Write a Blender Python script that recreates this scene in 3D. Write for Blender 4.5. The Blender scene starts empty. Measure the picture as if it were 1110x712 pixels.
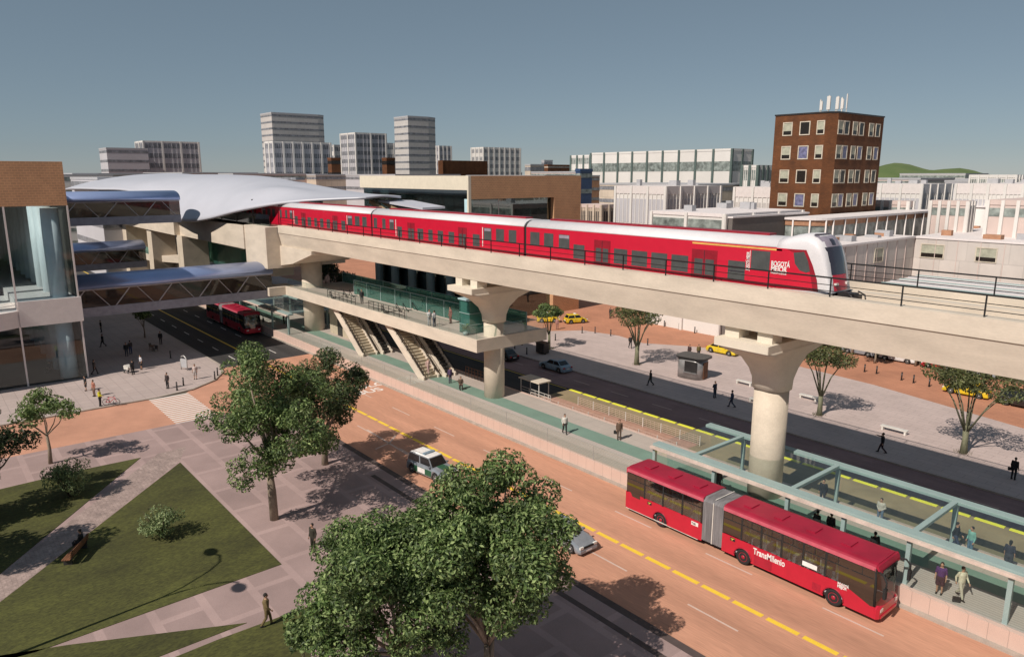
import bpy, math, random
import numpy as np
from mathutils import Vector, Matrix
random.seed(7); np.random.seed(7)
PI=math.pi; R=math.radians
scene=bpy.context.scene; COL=scene.collection
# ---------------------------------------------------------------- survey: where photo pixels lie in the place
F=790.0; HY=190.0; CAMH=24.0; CX,CY=555.0,356.0; VX=-115.0
pt=math.atan((CY-HY)/F)
def _ray(x,y): return np.array([x-CX,-(y-CY),-F])
_d1=_ray(VX,HY); _d1/=np.linalg.norm(_d1)
_up=np.array([0,math.cos(pt),math.sin(pt)])
_d2=np.cross(-_d1,_up)
if _d2[2]>0: _d2=-_d2
RM=np.array([-_d1,_d2,_up])
def _w(x,y): return RM@_ray(x,y)
def g(x,y,z=0.):
    d=_w(x,y); t=(z-CAMH)/d[2]; return float(d[0]*t),float(d[1]*t)
def atY(x,y,Y):
    d=_w(x,y); t=Y/d[1]; return float(d[0]*t),float(CAMH+d[2]*t)
def atX(x,y,X):
    d=_w(x,y); t=X/d[0]; return float(d[1]*t),float(CAMH+d[2]*t)
# ---------------------------------------------------------------- materials
MT={}
def _nt(name):
    m=bpy.data.materials.new(name); m.use_nodes=True; nt=m.node_tree; nt.nodes.clear()
    o=nt.nodes.new('ShaderNodeOutputMaterial'); MT[name]=m
    return m,nt,o
def N(nt,t,**k):
    n=nt.nodes.new(t)
    for a,b in k.items():
        if a in n.inputs: n.inputs[a].default_value=b
        else: setattr(n,a,b)
    return n
def c4(c): return (c[0],c[1],c[2],1)
def mixc(nt,fac,a,b,mode='MIX'):
    n=nt.nodes.new('ShaderNodeMix'); n.data_type='RGBA'; n.blend_type=mode
    for sock,v in ((n.inputs[0],fac),(n.inputs[6],a),(n.inputs[7],b)):
        if hasattr(v,'is_output'): nt.links.new(v,sock)
        elif isinstance(v,(int,float)): sock.default_value=v
        else: sock.default_value=c4(v)
    return n.outputs[2]
def surf(name,col,var=.12,scale=1.5,rough=.7,bump=0.,metal=0.,col2=None,fine=.06,fscale=25.,stretch=(1,1,1),coat=0.,brick=None,spec=.5):
    """plain procedural surface: large noise between two tones, a finer grain, optional joints"""
    m,nt,o=_nt(name); L=nt.links
    tc=N(nt,'ShaderNodeTexCoord'); mp=N(nt,'ShaderNodeMapping'); mp.inputs['Scale'].default_value=stretch
    L.new(tc.outputs['Object'],mp.inputs[0])
    n1=N(nt,'ShaderNodeTexNoise',Scale=scale,Detail=5.,Roughness=.6); L.new(mp.outputs[0],n1.inputs['Vector'])
    n2=N(nt,'ShaderNodeTexNoise',Scale=fscale,Detail=3.); L.new(mp.outputs[0],n2.inputs['Vector'])
    r=N(nt,'ShaderNodeMapRange'); r.inputs[1].default_value=.3; r.inputs[2].default_value=.7; L.new(n1.outputs[0],r.inputs[0])
    c2=col2 or tuple(max(0,x*(1-2*var)) for x in col); c1=col if col2 else tuple(min(1,x*(1+var*.6)) for x in col)
    c=mixc(nt,r.outputs[0],c2,c1)
    r2=N(nt,'ShaderNodeMapRange'); r2.inputs[1].default_value=.3; r2.inputs[2].default_value=.7; r2.inputs[3].default_value=1-fine*2; r2.inputs[4].default_value=1+fine
    L.new(n2.outputs[0],r2.inputs[0])
    cmb=N(nt,'ShaderNodeCombineColor'); [L.new(r2.outputs[0],cmb.inputs[i]) for i in range(3)]
    c=mixc(nt,1.,c,cmb.outputs[0],'MULTIPLY')
    hb=n2.outputs[0]
    if brick:   # dict w,h,mortar,tint,axes,dark
        sp=N(nt,'ShaderNodeSeparateXYZ'); L.new(tc.outputs['Object'],sp.inputs[0])
        cb=N(nt,'ShaderNodeCombineXYZ'); ax=brick.get('axes','XY')
        if ax=='AZ':   # walls: X+Y against Z
            ad=N(nt,'ShaderNodeMath',operation='ADD'); L.new(sp.outputs[0],ad.inputs[0]); L.new(sp.outputs[1],ad.inputs[1]); L.new(ad.outputs[0],cb.inputs[0]); L.new(sp.outputs[2],cb.inputs[1])
        else:
            L.new(sp.outputs['XYZ'.index(ax[0])],cb.inputs[0]); L.new(sp.outputs['XYZ'.index(ax[1])],cb.inputs[1])
        b=N(nt,'ShaderNodeTexBrick'); L.new(cb.outputs[0],b.inputs['Vector']); b.offset=brick.get('offset',.5)
        b.inputs['Scale'].default_value=1; b.inputs['Brick Width'].default_value=brick['w']; b.inputs['Row Height'].default_value=brick['h']
        b.inputs['Mortar Size'].default_value=brick['mortar']; b.inputs['Mortar Smooth'].default_value=.2
        t=brick.get('tint',.9); b.inputs['Color1'].default_value=(1,1,1,1); b.inputs['Color2'].default_value=(t,t,t,1)
        d=brick.get('dark',.6); b.inputs['Mortar'].default_value=(d,d,d,1)
        c=mixc(nt,1.,c,b.outputs[0],'MULTIPLY')
    p=N(nt,'ShaderNodeBsdfPrincipled'); L.new(c,p.inputs['Base Color']); p.inputs['Roughness'].default_value=rough; p.inputs['Metallic'].default_value=metal
    p.inputs['Coat Weight'].default_value=coat; p.inputs['Coat Roughness'].default_value=.08; p.inputs['Specular IOR Level'].default_value=spec
    if bump:
        bm=N(nt,'ShaderNodeBump'); bm.inputs['Strength'].default_value=bump; bm.inputs['Distance'].default_value=.03; L.new(hb,bm.inputs['Height']); L.new(bm.outputs[0],p.inputs['Normal'])
    L.new(p.outputs[0],o.inputs[0]); return m
def glass(name,tint,refl=.12,rough=.03,body=0.,bodycol=(.1,.2,.2),fr=.6):
    m,nt,o=_nt(name); L=nt.links
    t=N(nt,'ShaderNodeBsdfTransparent'); t.inputs[0].default_value=c4(tint)
    gl=N(nt,'ShaderNodeBsdfGlossy'); gl.inputs['Roughness'].default_value=rough; gl.inputs[0].default_value=(.9,.95,.95,1)
    lw=N(nt,'ShaderNodeLayerWeight'); lw.inputs[0].default_value=.35
    ad=N(nt,'ShaderNodeMath',operation='MULTIPLY_ADD'); ad.inputs[1].default_value=fr; ad.inputs[2].default_value=refl; L.new(lw.outputs['Fresnel'],ad.inputs[0]); ad.use_clamp=True
    mx=N(nt,'ShaderNodeMixShader'); L.new(ad.outputs[0],mx.inputs[0]); L.new(gl.outputs[0],mx.inputs[2])
    if body:
        df=N(nt,'ShaderNodeBsdfDiffuse'); df.inputs[0].default_value=c4(bodycol)
        m2=N(nt,'ShaderNodeMixShader'); m2.inputs[0].default_value=body; L.new(t.outputs[0],m2.inputs[1]); L.new(df.outputs[0],m2.inputs[2]); L.new(m2.outputs[0],mx.inputs[1])
    else: L.new(t.outputs[0],mx.inputs[1])
    L.new(mx.outputs[0],o.inputs[0]); return m
def leafmat(name,c1,c2,c3,trans=.25):
    m,nt,o=_nt(name); L=nt.links
    ge=N(nt,'ShaderNodeNewGeometry'); cr=N(nt,'ShaderNodeValToRGB'); L.new(ge.outputs['Random Per Island'],cr.inputs[0])
    e=cr.color_ramp.elements; e[0].color=c4(c1); e[1].color=c4(c3); x=e.new(.55); x.color=c4(c2)
    tc=N(nt,'ShaderNodeTexCoord'); n=N(nt,'ShaderNodeTexNoise',Scale=.7,Detail=2.); L.new(tc.outputs['Object'],n.inputs['Vector'])
    r=N(nt,'ShaderNodeMapRange'); r.inputs[1].default_value=.35; r.inputs[2].default_value=.65; r.inputs[3].default_value=.7; r.inputs[4].default_value=1.25; L.new(n.outputs[0],r.inputs[0])
    cm=N(nt,'ShaderNodeCombineColor'); [L.new(r.outputs[0],cm.inputs[i]) for i in range(3)]
    c=mixc(nt,1.,cr.outputs[0],cm.outputs[0],'MULTIPLY')
    p=N(nt,'ShaderNodeBsdfPrincipled'); p.inputs['Roughness'].default_value=.55; L.new(c,p.inputs['Base Color'])
    tr=N(nt,'ShaderNodeBsdfTranslucent'); L.new(c,tr.inputs[0])
    mx=N(nt,'ShaderNodeMixShader'); mx.inputs[0].default_value=trans; L.new(p.outputs[0],mx.inputs[1]); L.new(tr.outputs[0],mx.inputs[2]); L.new(mx.outputs[0],o.inputs[0])
    return m
def plain(name,col,rough=.6,metal=0.,coat=0.): return surf(name,col,var=.05,fine=.02,rough=rough,metal=metal,coat=coat)
# setting
surf('orange_side',(.56,.285,.19),var=.12,scale=.25,rough=.85,bump=.15,fine=.07,fscale=18)
surf('orange_asphalt',(.57,.29,.19),var=.12,scale=.55,rough=.85,bump=.15,fine=.08,fscale=14,stretch=(.07,1,1))
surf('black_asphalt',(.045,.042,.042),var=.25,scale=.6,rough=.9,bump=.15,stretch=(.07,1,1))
surf('purple_asphalt',(.30,.19,.185),var=.12,scale=.3,rough=.9,bump=.15,brick=dict(w=1.5,h=.5,mortar=.02,tint=.9,dark=.85))
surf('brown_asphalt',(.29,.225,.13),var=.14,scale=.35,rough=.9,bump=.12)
surf('red_paving',(.52,.235,.14),var=.10,scale=.2,rough=.85,brick=dict(w=.8,h=.4,mortar=.02,tint=.9,dark=.8))
surf('pale_tiles',(.47,.385,.36),var=.06,scale=.25,rough=.8,fine=.05,brick=dict(w=1.2,h=1.2,mortar=.03,tint=.93,dark=.72,offset=0.))
surf('far_tiles',(.53,.425,.395),var=.06,scale=.3,rough=.8,fine=.05,brick=dict(w=1.6,h=.8,mortar=.03,tint=.93,dark=.75))
surf('walk_slabs',(.37,.265,.25),var=.10,scale=.22,rough=.85,fine=.06,bump=.1,brick=dict(w=4.4,h=2.6,mortar=.26,tint=.88,dark=1.14,offset=.5))
surf('cobble_path',(.41,.31,.28),var=.15,scale=1.2,rough=.85,fine=.12,fscale=6,bump=.2,brick=dict(w=.5,h=.25,mortar=.02,tint=.85,dark=.8))
surf('lawn_grass',(.090,.094,.020),var=.3,scale=.35,rough=.95,fine=.22,fscale=9,bump=.5,col2=(.045,.045,.010),stretch=(1,.5,1))
surf('far_ground',(.20,.17,.13),scale=.02,rough=.9)
surf('kerb_stone',(.42,.36,.31),rough=.8)
surf('kerb_dark',(.09,.065,.06),rough=.8)
surf('paint_white',(.78,.74,.70),var=.05,rough=.7,fine=.1)
surf('paint_pinkish',(.62,.47,.40),var=.05,rough=.7,fine=.1)
surf('paint_yellow',(.86,.58,.05),var=.05,rough=.7,fine=.08)
surf('paint_lime',(.80,.78,.06),var=.05,rough=.7,fine=.08)
surf('platform_wall',(.62,.45,.38),var=.04,scale=.5,rough=.75,brick=dict(w=.95,h=3.,mortar=.02,tint=.97,dark=.7,axes='AZ',offset=0.))
surf('platform_slats',(.50,.44,.40),var=.04,scale=.4,rough=.75,brick=dict(w=60,h=.24,mortar=.03,tint=.96,dark=.68,axes='XY'))
surf('platform_tiles',(.46,.40,.355),var=.05,scale=.4,rough=.75,brick=dict(w=1.2,h=1.2,mortar=.02,tint=.96,dark=.8,offset=0.))
surf('green_band',(.19,.29,.235),var=.06,rough=.6,scale=.6)
surf('brick_strip',(.46,.27,.20),var=.08,rough=.85,brick=dict(w=.5,h=.5,mortar=.03,tint=.88,dark=.8))
surf('hill_grass',(.13,.16,.06),var=.3,scale=.02,rough=.95,col2=(.06,.11,.03))
# concrete etc
surf('cream_concrete',(.66,.575,.475),var=.09,scale=.5,stretch=(.5,1,1.6),rough=.8,fine=.03,fscale=9,bump=.05)
surf('pier_concrete',(.62,.535,.43),var=.09,scale=.6,rough=.8,fine=.035,fscale=10,bump=.06)
surf('cap_concrete',(.72,.645,.535),var=.05,scale=.6,rough=.8)
surf('deck_concrete',(.58,.50,.40),var=.06,scale=.5,rough=.8)
surf('deck_brown',(.23,.125,.075),var=.1,scale=.5,rough=.9)
surf('seam_dark',(.16,.11,.075),rough=.9)
surf('black_rail',(.012,.012,.013),rough=.5)
surf('steel_rail',(.35,.33,.31),rough=.35,metal=.8)
surf('teal_steel',(.30,.40,.39),var=.05,rough=.45,scale=.8)
surf('pink_rail',(.66,.54,.47),rough=.6)
surf('shell_white',(.50,.51,.57),var=.03,scale=.2,rough=.42,metal=.0,fine=.015)
surf('bridge_roof_metal',(.40,.50,.80),var=.04,scale=.4,rough=.28,metal=.55,fine=.02)
surf('bridge_steel',(.46,.44,.46),rough=.5)
surf('bridge_deck',(.34,.34,.40),rough=.6)
surf('bridge_floor',(.42,.30,.18),rough=.8)
surf('tan_tile',(.55,.31,.17),var=.07,scale=.5,rough=.75,brick=dict(w=.55,h=.28,mortar=.035,tint=.88,dark=1.2,axes='AZ'))
surf('cream_render',(.74,.66,.53),var=.04,rough=.8)
surf('column_blue',(.40,.57,.62),var=.04,rough=.5)
surf('column_white',(.78,.84,.86),var=.04,rough=.5)
surf('white_panel',(.72,.66,.64),var=.04,rough=.6)
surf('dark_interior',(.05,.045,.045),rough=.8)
surf('interior_floor',(.13,.08,.06),rough=.5)
surf('escalator_dark',(.05,.045,.04),rough=.6)
surf('stair_cream',(.50,.43,.32),rough=.8)
surf('tower_brick',(.165,.058,.018),var=.18,scale=.5,rough=.85,brick=dict(w=.6,h=.22,mortar=.03,tint=.75,dark=.7,axes='AZ'))
surf('window_frame_cream',(.62,.55,.45),rough=.6)
surf('curtain_pale',(.42,.42,.33),rough=.7,var=.15,scale=1.5)
surf('pane_black',(.02,.015,.012),rough=.25)
surf('pane_blue',(.20,.20,.34),rough=.3,var=.3,scale=2.)
surf('city_pale',(.55,.52,.50),var=.05,scale=.1,rough=.8,brick=dict(w=2.2,h=1.6,mortar=.08,tint=.94,dark=.82,axes='AZ'))
surf('city_grey',(.50,.49,.52),var=.05,scale=.1,rough=.7)
surf('city_white',(.72,.69,.66),var=.05,scale=.1,rough=.8)
surf('city_beige',(.62,.52,.42),var=.06,scale=.3,rough=.8,brick=dict(w=2.6,h=2.4,mortar=.10,tint=.86,dark=.78,axes='AZ'))
surf('shed_pale',(.66,.60,.56),var=.07,scale=.25,rough=.8,brick=dict(w=2.9,h=3.6,mortar=.09,tint=.84,dark=.8,axes='AZ',offset=.3))
surf('city_pink',(.62,.50,.46),var=.06,scale=.2,rough=.8)
surf('city_band',(.27,.275,.30),var=.25,scale=.6,rough=.4,fscale=3,fine=.2,stretch=(1,1,.5))
surf('city_bluegreen',(.10,.14,.13),rough=.6)
surf('city_glass',(.30,.34,.32),var=.35,scale=.8,rough=.3)
surf('city_blue',(.04,.08,.18),rough=.3)
surf('city_terracotta',(.42,.22,.13),rough=.8)
surf('grey_slab',(.155,.135,.125),var=.06,rough=.8)
surf('roof_pinkwhite',(.76,.70,.69),var=.04,rough=.7)
surf('roof_grey',(.42,.42,.44),var=.06,rough=.7)
glass('station_glass',(.86,.95,.92),refl=.03,body=.04,bodycol=(.25,.5,.42),fr=.3)
glass('clear_glass',(.96,.985,.975),refl=.01,fr=.12)
glass('roof_glass',(.93,.965,.955),refl=.02,fr=.12)
glass('teal_glass',(.42,.68,.62),refl=.05,body=.16,bodycol=(.13,.36,.31),fr=.4)
glass('curtain_glass',(.80,.87,.90),refl=.04,fr=.3)
glass('bridge_glass',(.35,.33,.32),refl=.03,body=.25,bodycol=(.16,.12,.10),fr=.25)
glass('dark_glass',(.28,.38,.38),refl=.12)
glass('vehicle_glass',(.66,.70,.72),refl=.08,fr=.4)
glass('vehicle_dark_glass',(.10,.11,.12),refl=.15)
surf('glass_black',(.012,.013,.015),rough=.08,coat=.4)
# vehicles
surf('bus_red',(.50,.010,.035),var=.05,rough=.32,coat=.4,fine=.02)
surf('bus_roof_red',(.34,.008,.036),var=.12,rough=.5,fine=.04,scale=.7)
surf('bus_edge_pink',(.60,.12,.17),rough=.4)
surf('rim_red',(.40,.012,.035),rough=.45)
surf('bellows_grey',(.27,.26,.27),rough=.75,var=.25,scale=1.2,stretch=(6,1,.3))
surf('train_red',(.56,.009,.036),var=.03,rough=.35,coat=.3,fine=.015)
surf('train_door_red',(.30,.010,.024),rough=.4)
surf('train_white',(.70,.68,.70),var=.03,rough=.4)
surf('train_grey',(.075,.08,.08),rough=.45)
surf('train_dark',(.035,.03,.045),rough=.15,coat=.5)
surf('train_mauve',(.33,.29,.35),rough=.3)
surf('train_gold',(.75,.45,.12),rough=.5)
surf('tyre_rubber',(.018,.017,.018),rough=.85)
surf('alloy_grey',(.55,.54,.53),rough=.4,metal=.4)
surf('car_silver',(.30,.33,.37),rough=.35,coat=.4,metal=.3)
surf('car_blue',(.24,.34,.42),rough=.35,coat=.4)
surf('car_yellow',(.70,.50,.02),rough=.35,coat=.4)
surf('car_black',(.015,.014,.016),rough=.3,coat=.5)
surf('car_white',(.66,.64,.63),rough=.35,coat=.4)
surf('police_green',(.03,.11,.06),rough=.4)
surf('lamp_clear',(.75,.74,.70),rough=.2)
surf('lamp_red',(.5,.02,.02),rough=.3)
surf('letter_white',(.85,.82,.80),rough=.5)
surf('letter_yellow',(.80,.62,.10),rough=.5)
surf('steel_dark',(.06,.055,.055),rough=.4,metal=.5)
surf('kiosk_metal',(.36,.35,.35),rough=.3,metal=.5)
surf('bench_white',(.70,.67,.62),rough=.6)
surf('bench_wood',(.20,.085,.04),rough=.7,var=.2)
surf('lamp_black',(.02,.02,.02),rough=.5)
surf('bark_pale',(.30,.24,.18),var=.2,scale=2,rough=.9,fine=.15,stretch=(1,1,.3),bump=.4)
surf('bark_green',(.25,.25,.16),var=.25,scale=2,rough=.9,fine=.15,stretch=(1,1,.3),bump=.4)
surf('bark_dark',(.10,.075,.05),var=.2,scale=2,rough=.9)
leafmat('leaf_green',(.026,.050,.014),(.10,.165,.042),(.34,.43,.17),.3)
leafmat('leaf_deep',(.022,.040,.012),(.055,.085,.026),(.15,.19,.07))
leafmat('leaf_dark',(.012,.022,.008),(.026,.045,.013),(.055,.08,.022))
leafmat('leaf_light',(.08,.13,.035),(.15,.22,.07),(.30,.37,.14))
leafmat('leaf_bush',(.10,.15,.06),(.19,.25,.10),(.36,.42,.19))
leafmat('leaf_olive',(.05,.06,.02),(.10,.115,.035),(.17,.18,.07))
surf('skin',(.42,.24,.16),rough=.6,var=.03)
M=MT
# ---------------------------------------------------------------- mesh building
class MB:
    def __init__(s): s.v=[];s.f=[];s.m=[];s.sm=[]
    def add(s,vs,fs,m=0,smooth=False,T=None):
        b=len(s.v)
        if T is not None: vs=[tuple(T@Vector(v)) for v in vs]
        s.v+=[tuple(v) for v in vs]; s.f+=[tuple(b+i for i in f) for f in fs]; s.m+=[m]*len(fs); s.sm+=[smooth]*len(fs); return s
    def box(s,x0,x1,y0,y1,z0,z1,m=0,T=None):
        v=[(x,y,z) for z in (z0,z1) for y in (y0,y1) for x in (x0,x1)]
        return s.add(v,[(0,2,3,1),(4,5,7,6),(0,1,5,4),(2,6,7,3),(0,4,6,2),(1,3,7,5)],m,T=T)
    def quad(s,a,b,c,d,m=0): return s.add([a,b,c,d],[(0,1,2,3)],m)
    def prism(s,poly,z0,z1,m=0,T=None,mtop=None):     # poly in XY, counter-clockwise
        n=len(poly); v=[(x,y,z0) for x,y in poly]+[(x,y,z1) for x,y in poly]
        s.add(v,[tuple(range(n-1,-1,-1))]+[(i,(i+1)%n,n+(i+1)%n,n+i) for i in range(n)],m,T=T)
        b=len(s.v)-2*n; s.f.append(tuple(b+n+i for i in range(n))); s.m.append(m if mtop is None else mtop); s.sm.append(False); return s
    def side(s,prof,y0,y1,m=0,T=None):        # profile in XZ extruded along Y
        n=len(prof); v=[(x,y0,z) for x,z in prof]+[(x,y1,z) for x,z in prof]
        return s.add(v,[tuple(range(n)),tuple(range(2*n-1,n-1,-1))]+[(i,n+i,n+(i+1)%n,(i+1)%n) for i in range(n)],m,T=T)
    def cross(s,prof,x0,x1,m=0,T=None,smooth=False):       # profile in YZ extruded along X
        n=len(prof); v=[(x0,y,z) for y,z in prof]+[(x1,y,z) for y,z in prof]
        s.add(v,[tuple(range(n-1,-1,-1)),tuple(range(n,2*n))],m,T=T)
        b=len(s.v)-2*n
        for i in range(n): s.f.append((b+i,b+(i+1)%n,b+n+(i+1)%n,b+n+i)); s.m.append(m); s.sm.append(smooth)
        return s
    def loft(s,rings,m=0,smooth=True,cap=True,closed=True,T=None):
        n=len(rings[0]); v=[p for r in rings for p in r]; f=[]
        for k in range(len(rings)-1):
            for i in range(n if closed else n-1):
                f.append((k*n+i,k*n+(i+1)%n,(k+1)*n+(i+1)%n,(k+1)*n+i))
        s.add(v,f,m,smooth,T)
        if cap:
            b=len(s.v)-len(v); s.f+= [tuple(b+i for i in range(n-1,-1,-1)),tuple(b+(len(rings)-1)*n+i for i in range(n))]; s.m+=[m,m]; s.sm+=[False,False]
        return s
    def tube(s,pts,r,n=8,m=0,smooth=True,T=None):
        pts=[Vector(p) for p in pts]; rs=r if isinstance(r,(list,tuple)) else [r]*len(pts); rings=[]
        up=Vector((0,0,1))
        for i,p in enumerate(pts):
            d=(pts[min(i+1,len(pts)-1)]-pts[max(i-1,0)]).normalized()
            u=d.cross(up if abs(d.z)<.95 else Vector((1,0,0))).normalized(); w=d.cross(u)
            rings.append([tuple(p+(u*math.cos(a)+w*math.sin(a))*rs[i]) for a in [2*PI*k/n for k in range(n)]])
        return s.loft(rings,m,smooth,T=T)
    def bar(s,a,b,w,h=None,m=0):     # square bar
        h=h or w; a=Vector(a);b=Vector(b); d=(b-a).normalized(); up=Vector((0,0,1)) if abs(d.z)<.99 else Vector((0,1,0))
        u=d.cross(up).normalized()*w/2; q=u.cross(d).normalized()*h/2
        v=[a-u-q,a+u-q,a+u+q,a-u+q,b-u-q,b+u-q,b+u+q,b-u+q]
        return s.add(v,[(0,1,2,3),(7,6,5,4),(0,4,5,1),(1,5,6,2),(2,6,7,3),(3,7,4,0)],m)
    def ell(s,c,r,nu=14,nv=8,m=0,T=None,z0=-1.):
        rings=[]
        for j in range(nv+1):
            t=-PI/2+PI*j/nv; zz=max(math.sin(t),z0); rr=math.cos(t) if zz==math.sin(t) else math.sqrt(max(0,1-z0*z0))*.0+.02
            rings.append([(c[0]+r[0]*max(rr,.02)*math.cos(a),c[1]+r[1]*max(rr,.02)*math.sin(a),c[2]+r[2]*zz) for a in [2*PI*k/nu for k in range(nu)]])
        return s.loft(rings,m,True,T=T)
    def cyl(s,c,r,z0,z1,n=24,m=0,r1=None): 
        r1=r if r1 is None else r1
        return s.loft([[(c[0]+q*math.cos(2*PI*k/n),c[1]+q*math.sin(2*PI*k/n),z) for k in range(n)] for q,z in ((r,z0),(r1,z1))],m)
def mesh(name,mb,mats,rec=True):
    me=bpy.data.meshes.new(name); me.from_pydata(mb.v,[],mb.f)
    for m in (mats if isinstance(mats,(list,tuple)) else [mats]): me.materials.append(M[m] if isinstance(m,str) else m)
    me.polygons.foreach_set('material_index',mb.m); me.polygons.foreach_set('use_smooth',mb.sm); me.update()
    if rec:
        import bmesh
        bm=bmesh.new(); bm.from_mesh(me); bmesh.ops.recalc_face_normals(bm,faces=bm.faces); bm.to_mesh(me); bm.free()
    return me
def part(name,mb,mats,parent=None,rec=True):
    """parts are given in their thing's own coordinates"""
    o=bpy.data.objects.new(name,mesh(name,mb,mats,rec)); COL.objects.link(o)
    if parent is not None: o.parent=parent
    return o
def wpart(name,mb,mats,parent):      # geometry given in world coordinates
    off=Vector(); p=parent
    while p is not None: off+=p.location; p=p.parent
    mb.v=[(v[0]-off.x,v[1]-off.y,v[2]-off.z) for v in mb.v]
    return part(name,mb,mats,parent)
def thing(name,label,cat,loc=(0,0,0),rz=0.,group=None):
    o=bpy.data.objects.new(name,None); COL.objects.link(o); o.empty_display_size=.3
    o.location=loc; o.rotation_euler=(0,0,rz); o['label']=label; o['category']=cat
    if group: o['group']=group
    return o
def tag(o,label,cat,group=None):
    o['label']=label; o['category']=cat
    if group: o['group']=group
    return o
def struct(name,mb,mats,label=None,rec=True):
    o=part(name,mb,mats,rec=rec); o['kind']='structure'
    if label: o['label']=label
    return o
def copy_tree(o,parent=None):
    c=o.copy(); COL.objects.link(c)
    if parent is not None: c.parent=parent; c.matrix_parent_inverse=o.matrix_parent_inverse.copy()
    for ch in [x for x in KIDS.get(o.name,[])]: 
        d=copy_tree(ch,c); KIDS.setdefault(c.name,[]).append(d)
    return c
KIDS={}
def index_kids(root):
    for ch in root.children: 
        KIDS.setdefault(root.name,[]).append(ch); index_kids(ch)
def clone(proto,loc,rz=0.,label=None,group=None,cat=None,scale=None,first=set()):
    if proto.name not in first: 
        first.add(proto.name); index_kids(proto); r=proto
    else: r=copy_tree(proto)
    r.location=loc; r.rotation_euler=(0,0,rz)
    if label: r['label']=label
    if group: r['group']=group
    if cat: r['category']=cat
    if scale: r.scale=(scale,)*3 if not isinstance(scale,tuple) else scale
    return r
def text_mesh(txt,size,mat,sx=1.,depth=.01,bold=.0,spacing=1.):
    cu=bpy.data.curves.new('lettering','FONT'); cu.body=txt; cu.size=size; cu.extrude=depth; cu.offset=bold; cu.space_character=spacing; cu.align_x='LEFT'
    ob=bpy.data.objects.new('tmp',cu); COL.objects.link(ob); bpy.context.view_layer.update()
    me=bpy.data.meshes.new_from_object(ob.evaluated_get(bpy.context.evaluated_depsgraph_get()))
    bpy.data.objects.remove(ob); me.transform(Matrix.Diagonal((sx,1,1,1))); me.materials.clear(); me.materials.append(M[mat]); return me
def lettering(txt,size,mat,parent,T,sx=1.,bold=0.,spacing=1.,name='lettering'):
    me=text_mesh(txt,size,mat,sx,bold=bold,spacing=spacing); me.transform(T)
    o=bpy.data.objects.new(name,me); COL.objects.link(o); o.parent=parent; return o
SIDE=Matrix(((1,0,0,0),(0,0,-1,0),(0,1,0,0),(0,0,0,1)))     # text standing up, read from -Y
# ================================================================ SETTING
def sheet(name,poly,z,mat,label=None):
    m=MB(); m.add([(x,y,z) for x,y in poly],[tuple(range(len(poly)))]); return struct(name,m,mat,label)
def slab(name,poly,z0,z1,mat,edge=None,label=None):
    m=MB(); n=len(poly)
    m.add([(x,y,z1) for x,y in poly],[tuple(range(n))],0)
    v=[(x,y,z0) for x,y in poly]+[(x,y,z1) for x,y in poly]
    m.add(v,[(i,(i+1)%n,n+(i+1)%n,n+i) for i in range(n)],1)
    return struct(name,m,[mat,edge or mat],label)
def rect(x0,x1,y0,y1): return [(x0,y0),(x1,y0),(x1,y1),(x0,y1)]
SW=.14
sheet('ground',rect(-2600,1400,-900,2600),-.02,'far_ground')
sheet('busway_road',rect(-92.6,70,28.6,41),0,'orange_asphalt')
sheet('asphalt_road',rect(-420,-92.6,29.1,41),0,'black_asphalt')
sheet('side_street',[(-84,-120),(-73.5,-120),(-73.5,18.4),(-73.5,28.6),(-92.6,28.6),(-84,22)],0.0,'orange_side')
sheet('opposite_busway',rect(-57.6,70,49.2,56.6),0,'brown_asphalt')
sheet('opposite_busway_black',rect(-420,-57.6,49.2,56.6),0,'black_asphalt')  # left stretch of this busway is black asphalt
sheet('far_road',rect(-420,70,56.6,62.1),0,'purple_asphalt')
slab('near_pavement',[(-73.5,-120),(70,-120),(70,28.45),(-70,28.45),(-72.6,27.4),(-73.5,25)],-.01,SW,'walk_slabs','kerb_dark')
# left plaza with rounded corner
cor=[(-84.1,-120),(-84.1,19),(-84.9,23),(-87.2,26.2),(-90.3,28.2),(-94,29.0)]
slab('left_plaza',[(-420,-120)]+cor+[(-420,29.1)],-.01,SW,'pale_tiles','kerb_stone')
m=MB()
kp=cor
for a,b in zip(kp[:-1],kp[1:]):
    m.bar((a[0],a[1],SW/2+.003),(b[0],b[1],SW/2+.003),.28,SW+.01)
m.box(-420,-94,28.95,29.25,0,SW+.008)
struct('kerb',m,'kerb_stone')
# far pavement and the red paved plaza
fp=[(-400,62.1),(70,62.1),(70,66),(-8,76),(-19.9,80.6),(-36,84.6),(-50,86.2),(-56.1,86.6),(-62,84),(-67.3,80.6),(-73,81.6),(-79.2,80.2),(-82,76),(-83.6,72.2),(-95,68.3),(-400,68.3)]
slab('far_pavement',fp,-.01,SW,'far_tiles','kerb_stone')
sheet('red_plaza',rect(-420,80,66,135),SW-.006,'red_paving')
m=MB(); m.box(-72,70,27.95,28.47,0,SW+.012); struct('kerb',m,'kerb_dark')
m=MB(); m.box(-50,70,26.55,26.95,SW-.02,SW+.006); struct('dark_strip',m,'kerb_dark')  # narrow dark strip in the slabs, parallel to the kerb
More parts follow.
